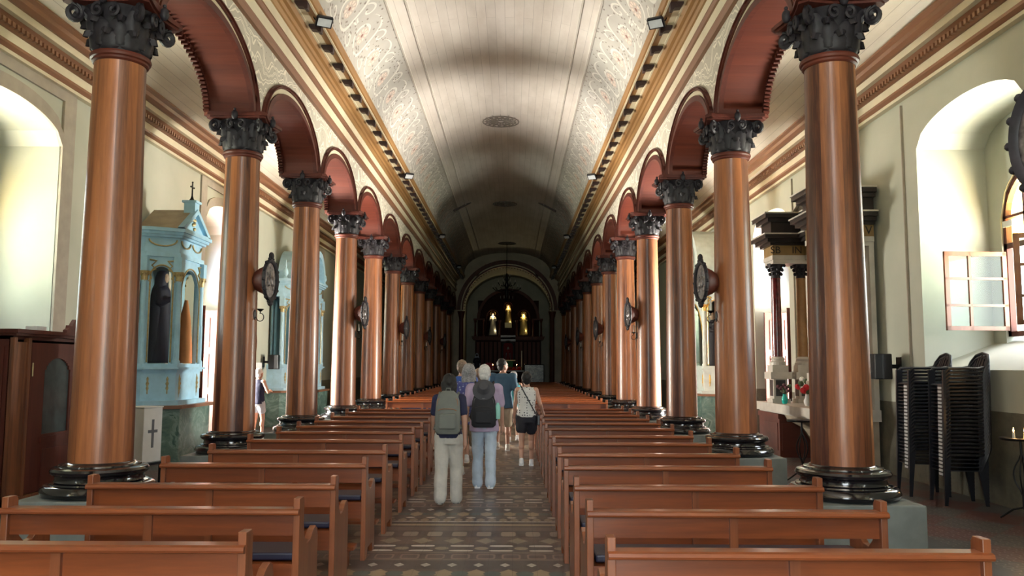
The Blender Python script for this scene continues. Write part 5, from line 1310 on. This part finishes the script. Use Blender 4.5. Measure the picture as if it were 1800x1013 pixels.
# ------------------------------------------------------------------ stacked plastic chairs
def make_chair():
    root = thing('plastic_chair', '', 'chair')
    m_ = MB(); vs = []; fs = []
    nx_, ny_ = 8, 8
    for k, dz in enumerate((0, -.012)):
        for i in range(nx_+1):
            for j in range(ny_+1):
                x = -.22+.42*i/nx_; y = -.22+.44*j/ny_
                vs.append((x, y, .42-.02*math.sin(PI*i/nx_)*math.sin(PI*j/ny_)-(0.015 if i == 0 else 0)+dz))
    q = (nx_+1)*(ny_+1)
    for i in range(nx_):
        for j in range(ny_):
            a = i*(ny_+1)+j; fs.append((a, a+1, a+ny_+2, a+ny_+1)); fs.append((q+a, q+a+ny_+1, q+a+ny_+2, q+a+1))
    for i in range(nx_): fs.append((i*(ny_+1), (i+1)*(ny_+1), q+(i+1)*(ny_+1), q+i*(ny_+1))); a = i*(ny_+1)+ny_; fs.append((a, q+a, q+a+ny_+1, a+ny_+1))
    for j in range(ny_): fs.append((j, q+j, q+j+1, j+1)); a = nx_*(ny_+1)+j; fs.append((a, a+1, q+a+1, q+a))
    m_.add(vs, fs); m_.build('seat', M_PLAST, root)
    # backrest: frame hoop and five slats
    m_ = MB(); hoop = [(.20, -.21, .42), (.24, -.245, .56), (.29, -.235, .68), (.325, -.16, .76), (.338, 0, .79), (.325, .16, .76), (.29, .235, .68), (.24, .245, .56), (.20, .21, .42)]
    hp = []
    for i in range(len(hoop)-1):
        for t_ in (0, .5): hp.append(Vector(hoop[i]).lerp(Vector(hoop[i+1]), t_))
    hp.append(Vector(hoop[-1])); m_.tube(hp, .020, 6)
    for i in range(5):
        y = -.14+.07*i; m_.prism([(.19, .40), (.325, .77-abs(i-2)*.014), (.335, .77-abs(i-2)*.014), (.20, .40)], y-.022, y+.022, 'y')
    m_.build('backrest', M_PLAST, root)
    for s_ in (-1, 1):
        m_ = MB(); m_.tube([(-.205, s_*.235, .56), (-.17, s_*.25, .60), (0, s_*.26, .605), (.16, s_*.25, .60), (.25, s_*.225, .62)], .018, 6); m_.build('armrest', M_PLAST, root)
    for (x0, y0, xt, yt, zt) in ((-.23, -.235, -.20, -.225, .58), (-.23, .235, -.20, .225, .58), (.25, -.20, .19, -.19, .43), (.25, .20, .19, .19, .43)):
        m_ = MB(); s_ = 1 if y0 > 0 else -1; w0, w1 = .018, .045
        b_ = [(x0-w0, y0-w0*.6, 0), (x0+w0, y0-w0*.6, 0), (x0+w0, y0+w0*.6, 0), (x0-w0, y0+w0*.6, 0)]
        t2 = [(xt-w1*.7, yt-w1*.5, zt), (xt+w1, yt-w1*.5, zt), (xt+w1, yt+w1*.5, zt), (xt-w1*.7, yt+w1*.5, zt)]
        m_.add(b_+t2, [(0, 3, 2, 1), (4, 5, 6, 7), (0, 1, 5, 4), (1, 2, 6, 5), (2, 3, 7, 6), (3, 0, 4, 7)]); m_.build('leg', M_PLAST, root, smooth=False)
    m_ = MB(); m_.box(-.232, -.226, -.16, -.05, .35, .377); m_.box(-.226, -.20, -.17, -.04, .34, .41, 1); m_.build('white_sticker', [M_WHITE, M_PLAST], root, smooth=False)
    return root
ch0 = None
for nm, (sx_, sy_, rz) in (('nearer the camera', (5.44, 10.22, -.12)), ('further from the camera', (5.36, 10.93, -.12))):
    for i in range(24):
        if ch0 is None: ch0 = make_chair(); o = ch0
        else: o = copy_tree(ch0)
        pos = 'lowest' if i == 0 else ('topmost' if i == 23 else ORD[i]+' from the floor')
        o['label'] = 'black plastic armchair, %s in the right-hand stack %s' % (pos, nm); o['group'] = 'stacked black plastic armchairs'
        o.location = (sx_+.0012*i, sy_, .045*i); o.rotation_euler = (0, 0, rz)

# ------------------------------------------------------------------ wall loudspeakers
def speaker(label, loc, rz):
    t_ = thing('wall_speaker', label, 'loudspeaker', loc, rz, 'black wall loudspeakers')
    m_ = MB(); m_.prism([(-.17, -.05), (-.10, -.14), (.10, -.14), (.17, -.05), (.14, .10), (-.14, .10)], -.19, .19, 'z'); bevel(m_.build('cabinet', M_PLAST, t_, smooth=False), .015)
    m_ = MB(); m_.box(-.03, .03, .10, .26, -.03, .03); m_.box(-.07, .07, .25, .27, -.14, .14); m_.build('wall_bracket', M_IRON, t_, smooth=False)
    return t_
speaker('black loudspeaker on the right wall beside the stacked chairs', (5.56, 12.45, 1.66), -PI/2)
speaker('black loudspeaker on the left wall next to the second blue altar', (-6.32, 21.75, 1.72), PI/2)
mb = MB(); mb.box(0, .01, -.5, .5, 0, .55); o = mb.build('wall_notice', M_WHITE, smooth=False, loc=(CX-6.21, 21.1, 1.15)); tag(o, 'white notice sheet on the left wall below the loudspeaker', 'notice')
mb = MB(); mb.box(-.006, 0, -.11, .11, 0, .09)
o = mb.build('window_sensor', M_WHITE, smooth=False, loc=(CX+WW+.99, 11.3, 3.6)); tag(o, 'tiny white box on the wall beside the open window', 'box')
for i, (yy, zz) in enumerate(((12.9, 1.3), (20.8, 1.3))):
    pass

# ------------------------------------------------------------------ people
def skinmat(n, c_): return plain(n, c_, 0.5, 0, 0.06)
SK1 = skinmat('light_skin', (0.50, 0.28, 0.20)); SK2 = skinmat('tan_skin', (0.36, 0.19, 0.13))
def hand(mb, w, d, k, s_):
    """palm and five curled fingers; w wrist, d direction of the forearm"""
    w = Vector(w); d = Vector(d).normalized(); side = Vector((0, 1, 0)); side = (side-d*side.dot(d)).normalized(); inn = d.cross(side).normalized()
    if inn.x*s_ > 0: inn = -inn
    pc = w+d*.05*k
    seg(mb, w, w+d*.08*k, .026*k, .033*k, 10); 
    for f_ in (-.5, .5): seg(mb, w+d*.02*k+side*f_*.03*k, w+d*.085*k+side*f_*.05*k, .022*k, .018*k, 8)
    for i, (off, L) in enumerate(((-.030, .062), (-.011, .075), (.010, .070), (.030, .055))):
        b_ = w+d*.085*k+side*off*k; m1 = b_+d*L*.5*k+inn*.006*k; m2 = m1+d*L*.42*k+inn*.022*k
        seg(mb, b_, m1, .0095*k, .009*k, 6); seg(mb, m1, m2, .009*k, .0075*k, 6)
    b_ = w+d*.03*k+side*.028*k; m1 = b_+d*.03*k+side*.022*k+inn*.012*k; seg(mb, b_, m1, .013*k, .011*k, 6); seg(mb, m1, m1+d*.03*k+inn*.008*k, .011*k, .009*k, 6)
def person(label, loc, h, rz=0, stride=.16, lead=1, sw=.19, wide=1.0, arms=None, turn=0, skin=SK1, hair=None, hairm=None, top=None, sleeve=.5, hem=.86,
           bottom=None, leg_to='ankle', leg_r=1.0, shoe=M_WHITE, heel=True, straps=None, name='person', tilt=0):
    k = h/1.72; root = thing(name, label, 'person', loc, rz)
    V = lambda x, y, z: Vector((x*k, y*k, z*k))
    J = {}
    for s_ in (-1, 1):
        f_ = stride*(1 if s_ == lead else -1); lift = 0.05 if (f_ < 0 and heel) else 0.0
        J['hip', s_] = V(s_*.088, 0, .90); J['ank', s_] = V(s_*.095, f_, .085+lift)
        kn = (J['hip', s_]+J['ank', s_])/2; J['kne', s_] = Vector((kn.x, kn.y+(.045 if f_ > 0 else .035)*k, .485*k+lift*k*.5))
        J['sho', s_] = V(s_*sw, -.01, 1.395)
        a = (arms or {}).get(s_)
        if a: J['elb', s_] = V(*a[0]); J['wri', s_] = V(*a[1])
        else: J['elb', s_] = V(s_*(sw+.045), -.02-f_*.35, 1.11); J['wri', s_] = V(s_*(sw+.055), .03-f_*.75, .87)
    b_ = MB()
    rings = [(.80, .13, .10), (.88, .165*wide, .115*wide), (.98, .155*wide, .11*wide), (1.08, .14*wide, .10*wide), (1.20, .155*wide, .108*wide), (1.30, .17*wide, .11), (1.38, .165, .10), (1.435, .10, .075), (1.47, .055, .055)]
    loft(b_, [(z*k, rx*k, ry*k, 0, 0) for z, rx, ry in rings])
    seg(b_, V(0, -.005, 1.40), V(0, .01, 1.50), .056*k, .052*k)
    for s_ in (-1, 1):
        seg(b_, J['hip', s_], J['kne', s_], .085*k*wide, .056*k); seg(b_, J['kne', s_]+V(0, -.012, -.06)*0.9, (J['kne', s_]*.65+J['ank', s_]*.35)+V(0, -.02, 0), .05*k, .054*k); seg(b_, J['kne', s_], J['ank', s_], .05*k, .036*k)
        seg(b_, J['ank', s_], J['ank', s_]+V(0, .13, -.055), .036*k, .028*k)
        seg(b_, J['sho', s_]*.86+V(0, 0, 1.395*.14), J['sho', s_], .058*k, .056*k); seg(b_, J['sho', s_], J['elb', s_], .050*k, .038*k); seg(b_, J['elb', s_], J['wri', s_], .038*k, .026*k)
        hand(b_, J['wri', s_], J['wri', s_]-J['elb', s_], k, s_)
    # head, turned on the neck
    hb = MB(); hb.sph((0, -.012, .02), .092, 18, 14, sc=(.86, 1.05, 1.12)); hb.sph((0, .018, -.045), .068, 14, 10, sc=(.92, 1.05, 1.05)); hb.sph((0, .055, -.095), .026, 10, 8)
    hb.sph((0, .098, -.025), .015, 8, 6, sc=(.8, 1.1, 1.5)); seg(hb, (0, .084, .01), (0, .104, -.03), .009, .012, 8); seg(hb, (-.035, .078, .028), (.035, .078, .028), .013, .013, 8)
    seg(hb, (-.018, .083, -.062), (.018, .083, -.062), .010, .010, 6)
    for s_ in (-1, 1): hb.sph((s_*.082, -.008, -.01), .024, 8, 8, sc=(.35, .75, 1.25))
    ct, st = math.cos(turn), math.sin(turn); hc = V(0, .015+tilt*.03, 1.595)
    rot = lambda v: Vector((v[0]*ct+v[1]*st, -v[0]*st+v[1]*ct, v[2]))*k+hc
    b_.add([rot(v) for v in hb.v], hb.f)
    cap_mesh(b_, .0085, skin, 'body', root, 2)
    for s_ in (-1, 1):
        e_ = MB(); p = rot((s_*.033, .083, .012)); e_.sph(p, .010*k, 8, 6); e_.build('eye', M_WHITE, root)
    # hair
    if hair:
        m_ = MB()
        if hair in ('short', 'bob', 'long', 'pixie', 'bun', 'crop'):
            r_ = {'short': .099, 'bob': .112, 'long': .106, 'pixie': .107, 'bun': .101, 'crop': .0965}[hair]
            m_.sph((0, -.026, .036), r_, 16, 12, sc=(.90, 1.0, 1.04))
            m_.sph((0, -.045, -.02), .082, 14, 10, sc=(.95, .8, 1.0))
            if hair == 'bob':
                for x in (-.07, -.035, 0, .035, .07): seg(m_, (x, -.06+abs(x)*.4, 0), (x*1.15, -.06+abs(x)*.5, -.13), .045, .036)
            if hair == 'long':
                for x in (-.06, -.02, .02, .06): seg(m_, (x, -.065, 0), (x*.9, -.09, -.26), .05, .035)
            if hair == 'bun': m_.sph((0, -.135, .01), .036, 10, 8)
            if hair == 'pixie':
                for x in (-.06, 0, .06): seg(m_, (x, -.07, .03), (x, -.10, -.04), .04, .02)
        m2 = MB(); m2.add([rot(v) for v in m_.v], m_.f); ho = cap_mesh(m2, .010, hairm, 'hair', root, 1)
        tx = ho.modifiers.new('locks', 'DISPLACE'); tex = bpy.data.textures.new('locks', 'CLOUDS'); tex.noise_scale = .03; tx.texture = tex; tx.strength = .014*k
    # upper garment
    if top:
        m_ = MB(); g = 1.0
        rr = [(hem, .185*wide, .135*wide), (hem+.05, .185*wide, .135*wide), (1.0, .168*wide, .125*wide), (1.08, .155*wide, .118*wide), (1.20, .170*wide, .125*wide), (1.30, .186*wide, .126), (1.38, .185, .115), (1.43, .125, .088), (1.455, .075, .07)]
        loft(m_, [(z*k, rx*k, ry*k, 0, -.003*k) for z, rx, ry in rr])
        if sleeve > 0:
            for s_ in (-1, 1):
                e_ = J['sho', s_].lerp(J['elb', s_], min(1, sleeve)); seg(m_, J['sho', s_]*.8+V(0, 0, 1.395*.2), J['sho', s_], .068*k, .068*k); seg(m_, J['sho', s_], e_, .067*k, .062*k)
                if sleeve > 1: seg(m_, J['elb', s_], J['elb', s_].lerp(J['wri', s_], sleeve-1), .055*k, .045*k)
        else:
            for s_ in (-1, 1): seg(m_, J['sho', s_]*.78+V(0, 0, 1.395*.22), J['sho', s_]*.9+V(0, 0, 1.4*.1), .060*k, .052*k)
        to = cap_mesh(m_, .011, top, 'top', root, 2)
        tx = to.modifiers.new('folds', 'DISPLACE'); tex = bpy.data.textures.new('folds', 'CLOUDS'); tex.noise_scale = .10; tx.texture = tex; tx.strength = .012*k
    if bottom:
        m_ = MB(); loft(m_, [(z*k, rx*k, ry*k, 0, 0) for z, rx, ry in ((.80, .175*wide, .13*wide), (.88, .182*wide, .135*wide), (.97, .165*wide, .122*wide), (1.01, .155*wide, .115*wide))])
        for s_ in (-1, 1):
            if leg_to == 'ankle':
                seg(m_, J['hip', s_]+V(0, 0, -.02), J['kne', s_], .100*k*leg_r, .082*k*leg_r); seg(m_, J['kne', s_], J['ank', s_]+V(0, -.005, -.02), .080*k*leg_r, .076*k*leg_r)
                seg(m_, J['ank', s_]+V(0, .01, -.02), J['ank', s_]+V(0, .03, -.035), .072*k*leg_r, .06*k)
            else:
                fr_ = {'thigh': .52, 'knee': .92}[leg_to]; e_ = J['hip', s_].lerp(J['kne', s_], fr_)
                seg(m_, J['hip', s_]+V(0, 0, -.02), e_, .104*k*leg_r, .096*k*leg_r)
        bo = cap_mesh(m_, .011, bottom, 'trousers' if leg_to == 'ankle' else 'shorts', root, 2)
        tx = bo.modifiers.new('folds', 'DISPLACE'); tex = bpy.data.textures.new('folds', 'CLOUDS'); tex.noise_scale = .09; tx.texture = tex; tx.strength = .022*k
    for s_ in (-1, 1):
        m_ = MB(); a = J['ank', s_]; z0 = a.z-.085*k
        seg(m_, (a.x, a.y-.03*k, z0+.045*k), (a.x, a.y+.10*k, z0+.042*k), .043*k, .040*k, 12); seg(m_, (a.x, a.y+.10*k, z0+.038*k), (a.x+s_*.008, a.y+.16*k, z0+.034*k), .041*k, .033*k); seg(m_, (a.x, a.y-.01*k, z0+.06*k), (a.x, a.y-.01*k, z0+.10*k), .044*k, .042*k)
        sh = cap_mesh(m_, .008, shoe, 'shoe', root, 2)
        m_ = MB(); m_.prism([(a.x+x*k, a.y+y*k) for x, y in ((-.038, -.06), (.038, -.06), (.046, .10), (.03, .19), (-.03, .19), (-.046, .10))], z0-.0, z0+.022*k, 'z'); m_.build('sole', M_WHITE if shoe is not M_PLAST else M_STONED, sh, smooth=False)
    return root, k, J
def pack(label, loc, k, w, hgt, d, mat, z, trim_m, name='backpack', bottle=None):
    t_ = thing(name, label, 'backpack', loc)
    m_ = MB(); n_ = 8
    x, y = 0, -.125*k-d/2
    rings = [(z-hgt/2, w*.40, d*.42), (z-hgt/2+.03, w*.49, d*.5), (z-hgt*.1, w*.5, d*.52), (z+hgt*.25, w*.46, d*.46), (z+hgt*.42, w*.38, d*.36), (z+hgt*.5, w*.22, d*.22)]
    vs = []; fs = []
    for zz, rx, ry in rings:
        for i in range(28):
            a = 2*PI*i/28; ca_, sa_ = math.cos(a), math.sin(a)
            vs.append((x+rx*math.copysign(abs(ca_)**.55, ca_), y+ry*math.copysign(abs(sa_)**.55, sa_), zz))
    for q in range(5):
        for i in range(28): fs.append((q*28+i, q*28+(i+1) % 28, (q+1)*28+(i+1) % 28, (q+1)*28+i))
    fs.append(tuple(reversed(range(28)))); fs.append(tuple(140+i for i in range(28)))
    m_.add(vs, fs); bb = m_.build('bag', mat, t_)
    m_ = MB(); yb = y-d*.5
    m_.box(-w*.34, w*.34, yb-.035, yb+.03, z-hgt*.38, z-hgt*.02); po = m_.build('front_pocket', mat, t_, smooth=False); bevel(po, .02, 3)
    m_ = MB(); m_.tube([(-w*.36, yb-.012, z+hgt*.05), (-w*.2, yb-.022, z+hgt*.09), (w*.2, yb-.022, z+hgt*.09), (w*.36, yb-.012, z+hgt*.05)], .004, 5); m_.tube([(-w*.42, yb+.03, z-hgt*.1), (-w*.38, yb+.02, z+hgt*.3), (0, yb+.05, z+hgt*.46), (w*.38, yb+.02, z+hgt*.3), (w*.42, yb+.03, z-hgt*.1)], .004, 5); m_.build('zips', trim_m, t_)
    m_ = MB(); m_.tube([(-.03, y+.03, z+hgt*.48), (-.02, y+.02, z+hgt*.56), (.02, y+.02, z+hgt*.56), (.03, y+.03, z+hgt*.48)], .008, 6); m_.build('grab_handle', mat, t_)
    for s_ in (-1, 1):
        m_ = MB(); pts = [(s_*.09, -.13*k, z+hgt*.40), (s_*.115*k, -.13*k, 1.43*k), (s_*.125*k, -.02*k, 1.478*k), (s_*.13*k, .10*k, 1.42*k), (s_*.14*k, .15*k, 1.28*k), (s_*.17*k, .12*k, 1.10*k), (s_*.19*k, -.05*k, 1.0*k), (s_*w*.42, -.14*k, z-hgt*.35)]
        m_.tube(pts, .016, 6); m_.build('strap', mat, t_)
    return t_, y, yb
M_HDK = plain('dark_hair', (0.009, 0.007, 0.006), 0.7, 0, .5, 40); M_HWH = plain('white_hair', (0.62, 0.60, 0.58), 0.6, 0, .2, 40); M_HGR = plain('grey_hair', (0.30, 0.30, 0.31), 0.6, 0, .45, 50); M_HBR = plain('brown_grey_hair', (0.20, 0.14, 0.10), 0.6, 0, .3, 40)
def printmat(name, base, dot, sc, th=.28):
    m, t, b = newmat(name); v = coords(t); vo = t.nodes.new('ShaderNodeTexVoronoi'); vo.inputs['Scale'].default_value = sc; vo.inputs['Randomness'].default_value = .35
    t.links.new(v, vo.inputs['Vector']); r = ramp(t, [(th, dot), (th+.04, base)]); t.links.new(vo.outputs['Distance'], r.inputs[0]); t.links.new(r.outputs[0], b.inputs['Base Color']); b.inputs['Roughness'].default_value = .8; return m
T_NAVY = plain('navy_cotton', (0.010, 0.012, 0.045), .8); T_LILAC = plain('lilac_cotton', (0.42, 0.33, 0.47), .8); T_FLOR = printmat('blue_floral_print', (0.07, 0.08, 0.26), (0.32, 0.36, 0.55), 22, .30)
T_PATT = printmat('white_print', (0.66, 0.66, 0.64), (0.03, 0.03, 0.05), 24, .24); T_TEAL = plain('slate_blue_cotton', (0.035, 0.085, 0.14), .8); T_TURQ = plain('turquoise_cotton', (0.08, 0.40, 0.48), .8); T_BLUE = plain('bright_blue_cotton', (0.03, 0.09, 0.35), .8)
B_KHAKI = plain('pale_khaki', (0.46, 0.44, 0.40), .85); B_JEAN = plain('light_denim', (0.42, 0.50, 0.60), .85); B_BLACK = plain('black_shorts', (0.012, 0.012, 0.02), .8); B_TAN = plain('tan_shorts', (0.36, 0.30, 0.22), .85)
# 1 woman with grey backpack
p1 = (-.765, 9.95, 0)
_, k, J = person('person in navy shirt and pale cargo trousers with long dark hair, nearest the camera', p1, 1.54, stride=.16, lead=1, sw=.165, wide=.98, skin=SK2, hair='long', hairm=M_HDK, top=T_NAVY, sleeve=.62, hem=.88, bottom=B_KHAKI, leg_r=1.12, shoe=M_PLAST)
M_GPACK = plain('grey_green_nylon', (0.13, 0.14, 0.125), .7); pack('grey backpack worn by the long-haired person in navy', p1, k, .30, .50, .17, M_GPACK, 1.10, plain('rust_piping', (.30, .12, .05), .6))
# 2 man with black backpack and hat
p2 = (-.385, 11.15, 0)
_, k, J = person('white-haired person in lilac shirt and light blue trousers, wearing a black backpack', p2, 1.66, stride=.19, lead=-1, sw=.195, wide=1.12, skin=SK1, hair='crop', hairm=M_HWH, top=T_LILAC, sleeve=.75, hem=.80, bottom=B_JEAN, leg_r=.98, shoe=M_WHITE)
pk, yy, yb = pack('black backpack with a mint bottle in its side, worn by the person in lilac', p2, k, .33, .46, .16, plain('black_nylon', (0.008, 0.008, 0.012), .75), 1.07, M_STONED)
m_ = MB(); m_.lathe([(.034, .0), (.036, .17), (.02, .19), (.02, .21)], 14, c=(.185, yy-.01, .95)); m_.build('side_bottle', plain('mint_plastic', (0.25, 0.55, 0.48), .4), pk)
m_ = MB(); m_.tube([(-.035, yb-.005, 1.22), (0, yb-.008, 1.215), (.035, yb-.005, 1.22)], .004, 5); m_.build('small_logo', M_WHITE, pk)
mb = MB(); mb.lathe([(.0, .09), (.06, .085), (.08, .06), (.088, .0), (.092, -.01), (.15, -.045), (.145, -.055), (.085, -.02)], 28, cap=False); o = mb.build('bucket_hat', plain('charcoal_cloth', (0.06, 0.06, 0.07), .8)); o.location = (p2[0], p2[1]-.26, 1.35); o.rotation_euler = (math.radians(62), 0, 0)
tag(o, 'charcoal brimmed hat hanging over the top of the black backpack', 'hat')
# 3..8
p3 = (-.665, 12.45, 0)
_, k, J = person('grey-haired person in blue floral top, between the two backpack wearers', p3, 1.66, stride=.14, lead=1, sw=.175, wide=1.05, skin=SK1, hair='bob', hairm=M_HGR, top=T_FLOR, sleeve=.6, hem=.80, bottom=B_TAN, leg_to='knee', leg_r=.95)
bg_ = thing('brown_handbag', 'reddish brown handbag hanging beside the person in the blue floral top', 'handbag', (p3[0]+.26, p3[1]+.05, 0))
m_ = MB(); m_.sph((0, 0, .42), .10, 14, 10, sc=(.6, 1, 1.0)); m_.build('pouch', plain('red_brown_leather', (0.10, 0.02, 0.015), .45), bg_)
m_ = MB(); m_.tube([(0, -.06, .50), (0, -.03, .66), (0, 0, .80), (0, .03, .66), (0, .06, .50)], .006, 5); m_.build('strap', MATS['red_brown_leather'], bg_)
person('short-haired person in bright blue shirt walking on the left of the group', (-.86, 13.9, 0), 1.74, stride=.12, lead=-1, sw=.20, wide=1.1, skin=SK1, hair='crop', hairm=M_HBR, top=T_BLUE, sleeve=.6, bottom=B_TAN, leg_to='knee')
person('dark-haired tall person in slate blue shirt and tan shorts looking to the right', (-.20, 16.1, 0), 1.78, stride=.12, lead=1, sw=.195, wide=1.08, turn=1.1, skin=SK2, hair='short', hairm=M_HDK, top=T_TEAL, sleeve=.8, hem=.80, bottom=B_TAN, leg_to='knee', shoe=M_STONE)
_, k, J = person('small person in turquoise top with grey hair tied in a bun', (.01, 18.0, 0), 1.52, stride=.10, lead=-1, sw=.165, wide=1.0, skin=SK1, hair='bun', hairm=M_HGR, top=T_TURQ, sleeve=0, hem=.84, bottom=B_BLACK, leg_to='knee')
mb = MB(); mb.prism([(-.14, 0), (.14, 0), (.16, .30), (-.16, .30)], -.05, .05, 'y'); mb.tube([(-.10, 0, .30), (-.06, 0, .48), (.06, 0, .48), (.10, 0, .30)], .008, 5); o = mb.build('white_tote_bag', M_WHITE, smooth=False); o.location = (.235, 18.03, .30); tag(o, 'white tote bag carried low beside the person in turquoise', 'bag')
p7 = (.225, 13.65, 0)
_, k, J = person('person with short dark hair in a patterned white sleeveless top and black shorts', p7, 1.54, stride=.19, lead=1, sw=.165, wide=1.0, arms={1: ((.25, -.02, 1.14), (.30, .16, 1.0))}, skin=SK1, hair='pixie', hairm=M_HDK, top=T_PATT, sleeve=0, hem=.90, bottom=B_BLACK, leg_to='thigh', leg_r=1.15)
cb = thing('crossbody_bag', 'small black bag on a diagonal strap worn by the person in the patterned top', 'bag', p7)
m_ = MB(); m_.tube([(-.10*k, -.10*k, 1.46*k), (-.06*k, -.135*k, 1.38*k), (.04*k, -.14*k, 1.2*k), (.12*k, -.14*k, 1.05*k), (.20*k, -.08*k, .92*k)], .010, 6); m_.tube([(-.10*k, -.10*k, 1.46*k), (-.11*k, 0, 1.485*k), (-.08*k, .13*k, 1.4*k), (.15*k, .14*k, 1.05*k), (.22*k, .0, .93*k)], .010, 6); m_.build('strap', M_PLAST, cb)
m_ = MB(); m_.box(.19*k, .25*k, -.10*k, .08*k, .76*k, .94*k); bevel(m_.build('pouch', M_PLAST, cb, smooth=False), .012)
person('person in pale lilac top, mostly hidden behind the white-haired person', (-.63, 15.3, 0), 1.58, stride=.1, sw=.17, skin=SK1, hair='bob', hairm=M_HBR, top=T_LILAC, sleeve=.5, bottom=B_TAN, leg_to='knee')
_, k, J = person('person in navy sleeveless top, pale shorts and white cap in the left aisle', (-5.72, 18.6, 0), 1.56, rz=-.5, stride=.05, sw=.17, wide=1.0, arms={1: ((.30, .02, 1.14), (.16, .22, 1.16)), -1: ((-.26, .05, 1.14), (-.10, .25, 1.18))}, skin=SK1, hair='crop', hairm=M_WHITE, top=T_NAVY, sleeve=0, hem=.84, bottom=plain('pale_grey_shorts', (0.5, 0.52, 0.56), .8), leg_to='thigh')

# painted fretwork ovals on the aisle walls
def wall_oval(label, loc, sc_):
    m_ = MB(); n_ = 28; oc = [(0, .17*math.cos(2*PI*i/n_), .30*math.sin(2*PI*i/n_)) for i in range(n_+1)]
    m_.tube(oc, .016, 5)
    for i in range(5):
        z = -.2+.1*i; w_ = .15*math.sqrt(max(.05, 1-(z/.3)**2)); m_.tube([(0, -w_, z-.03), (0, -.04, z+.05), (0, .04, z-.05), (0, w_, z+.03)], .014, 5)
    m_.v = [(x*.5*sc_, y*sc_, z*sc_) for x, y, z in m_.v]
    o = m_.build('wall_ornament', plain('brown_stencil', (0.13, 0.06, 0.04), .6)); o.location = loc; tag(o, label, 'wall ornament')
wall_oval('brown fretwork oval on the left wall above the white notice', (CX-6.25, 21.1, 2.2), 1.0)
wall_oval('brown fretwork oval on the right wall behind the yellow column of the dark altar', (CX+6.25, 16.55, 2.15), .85)
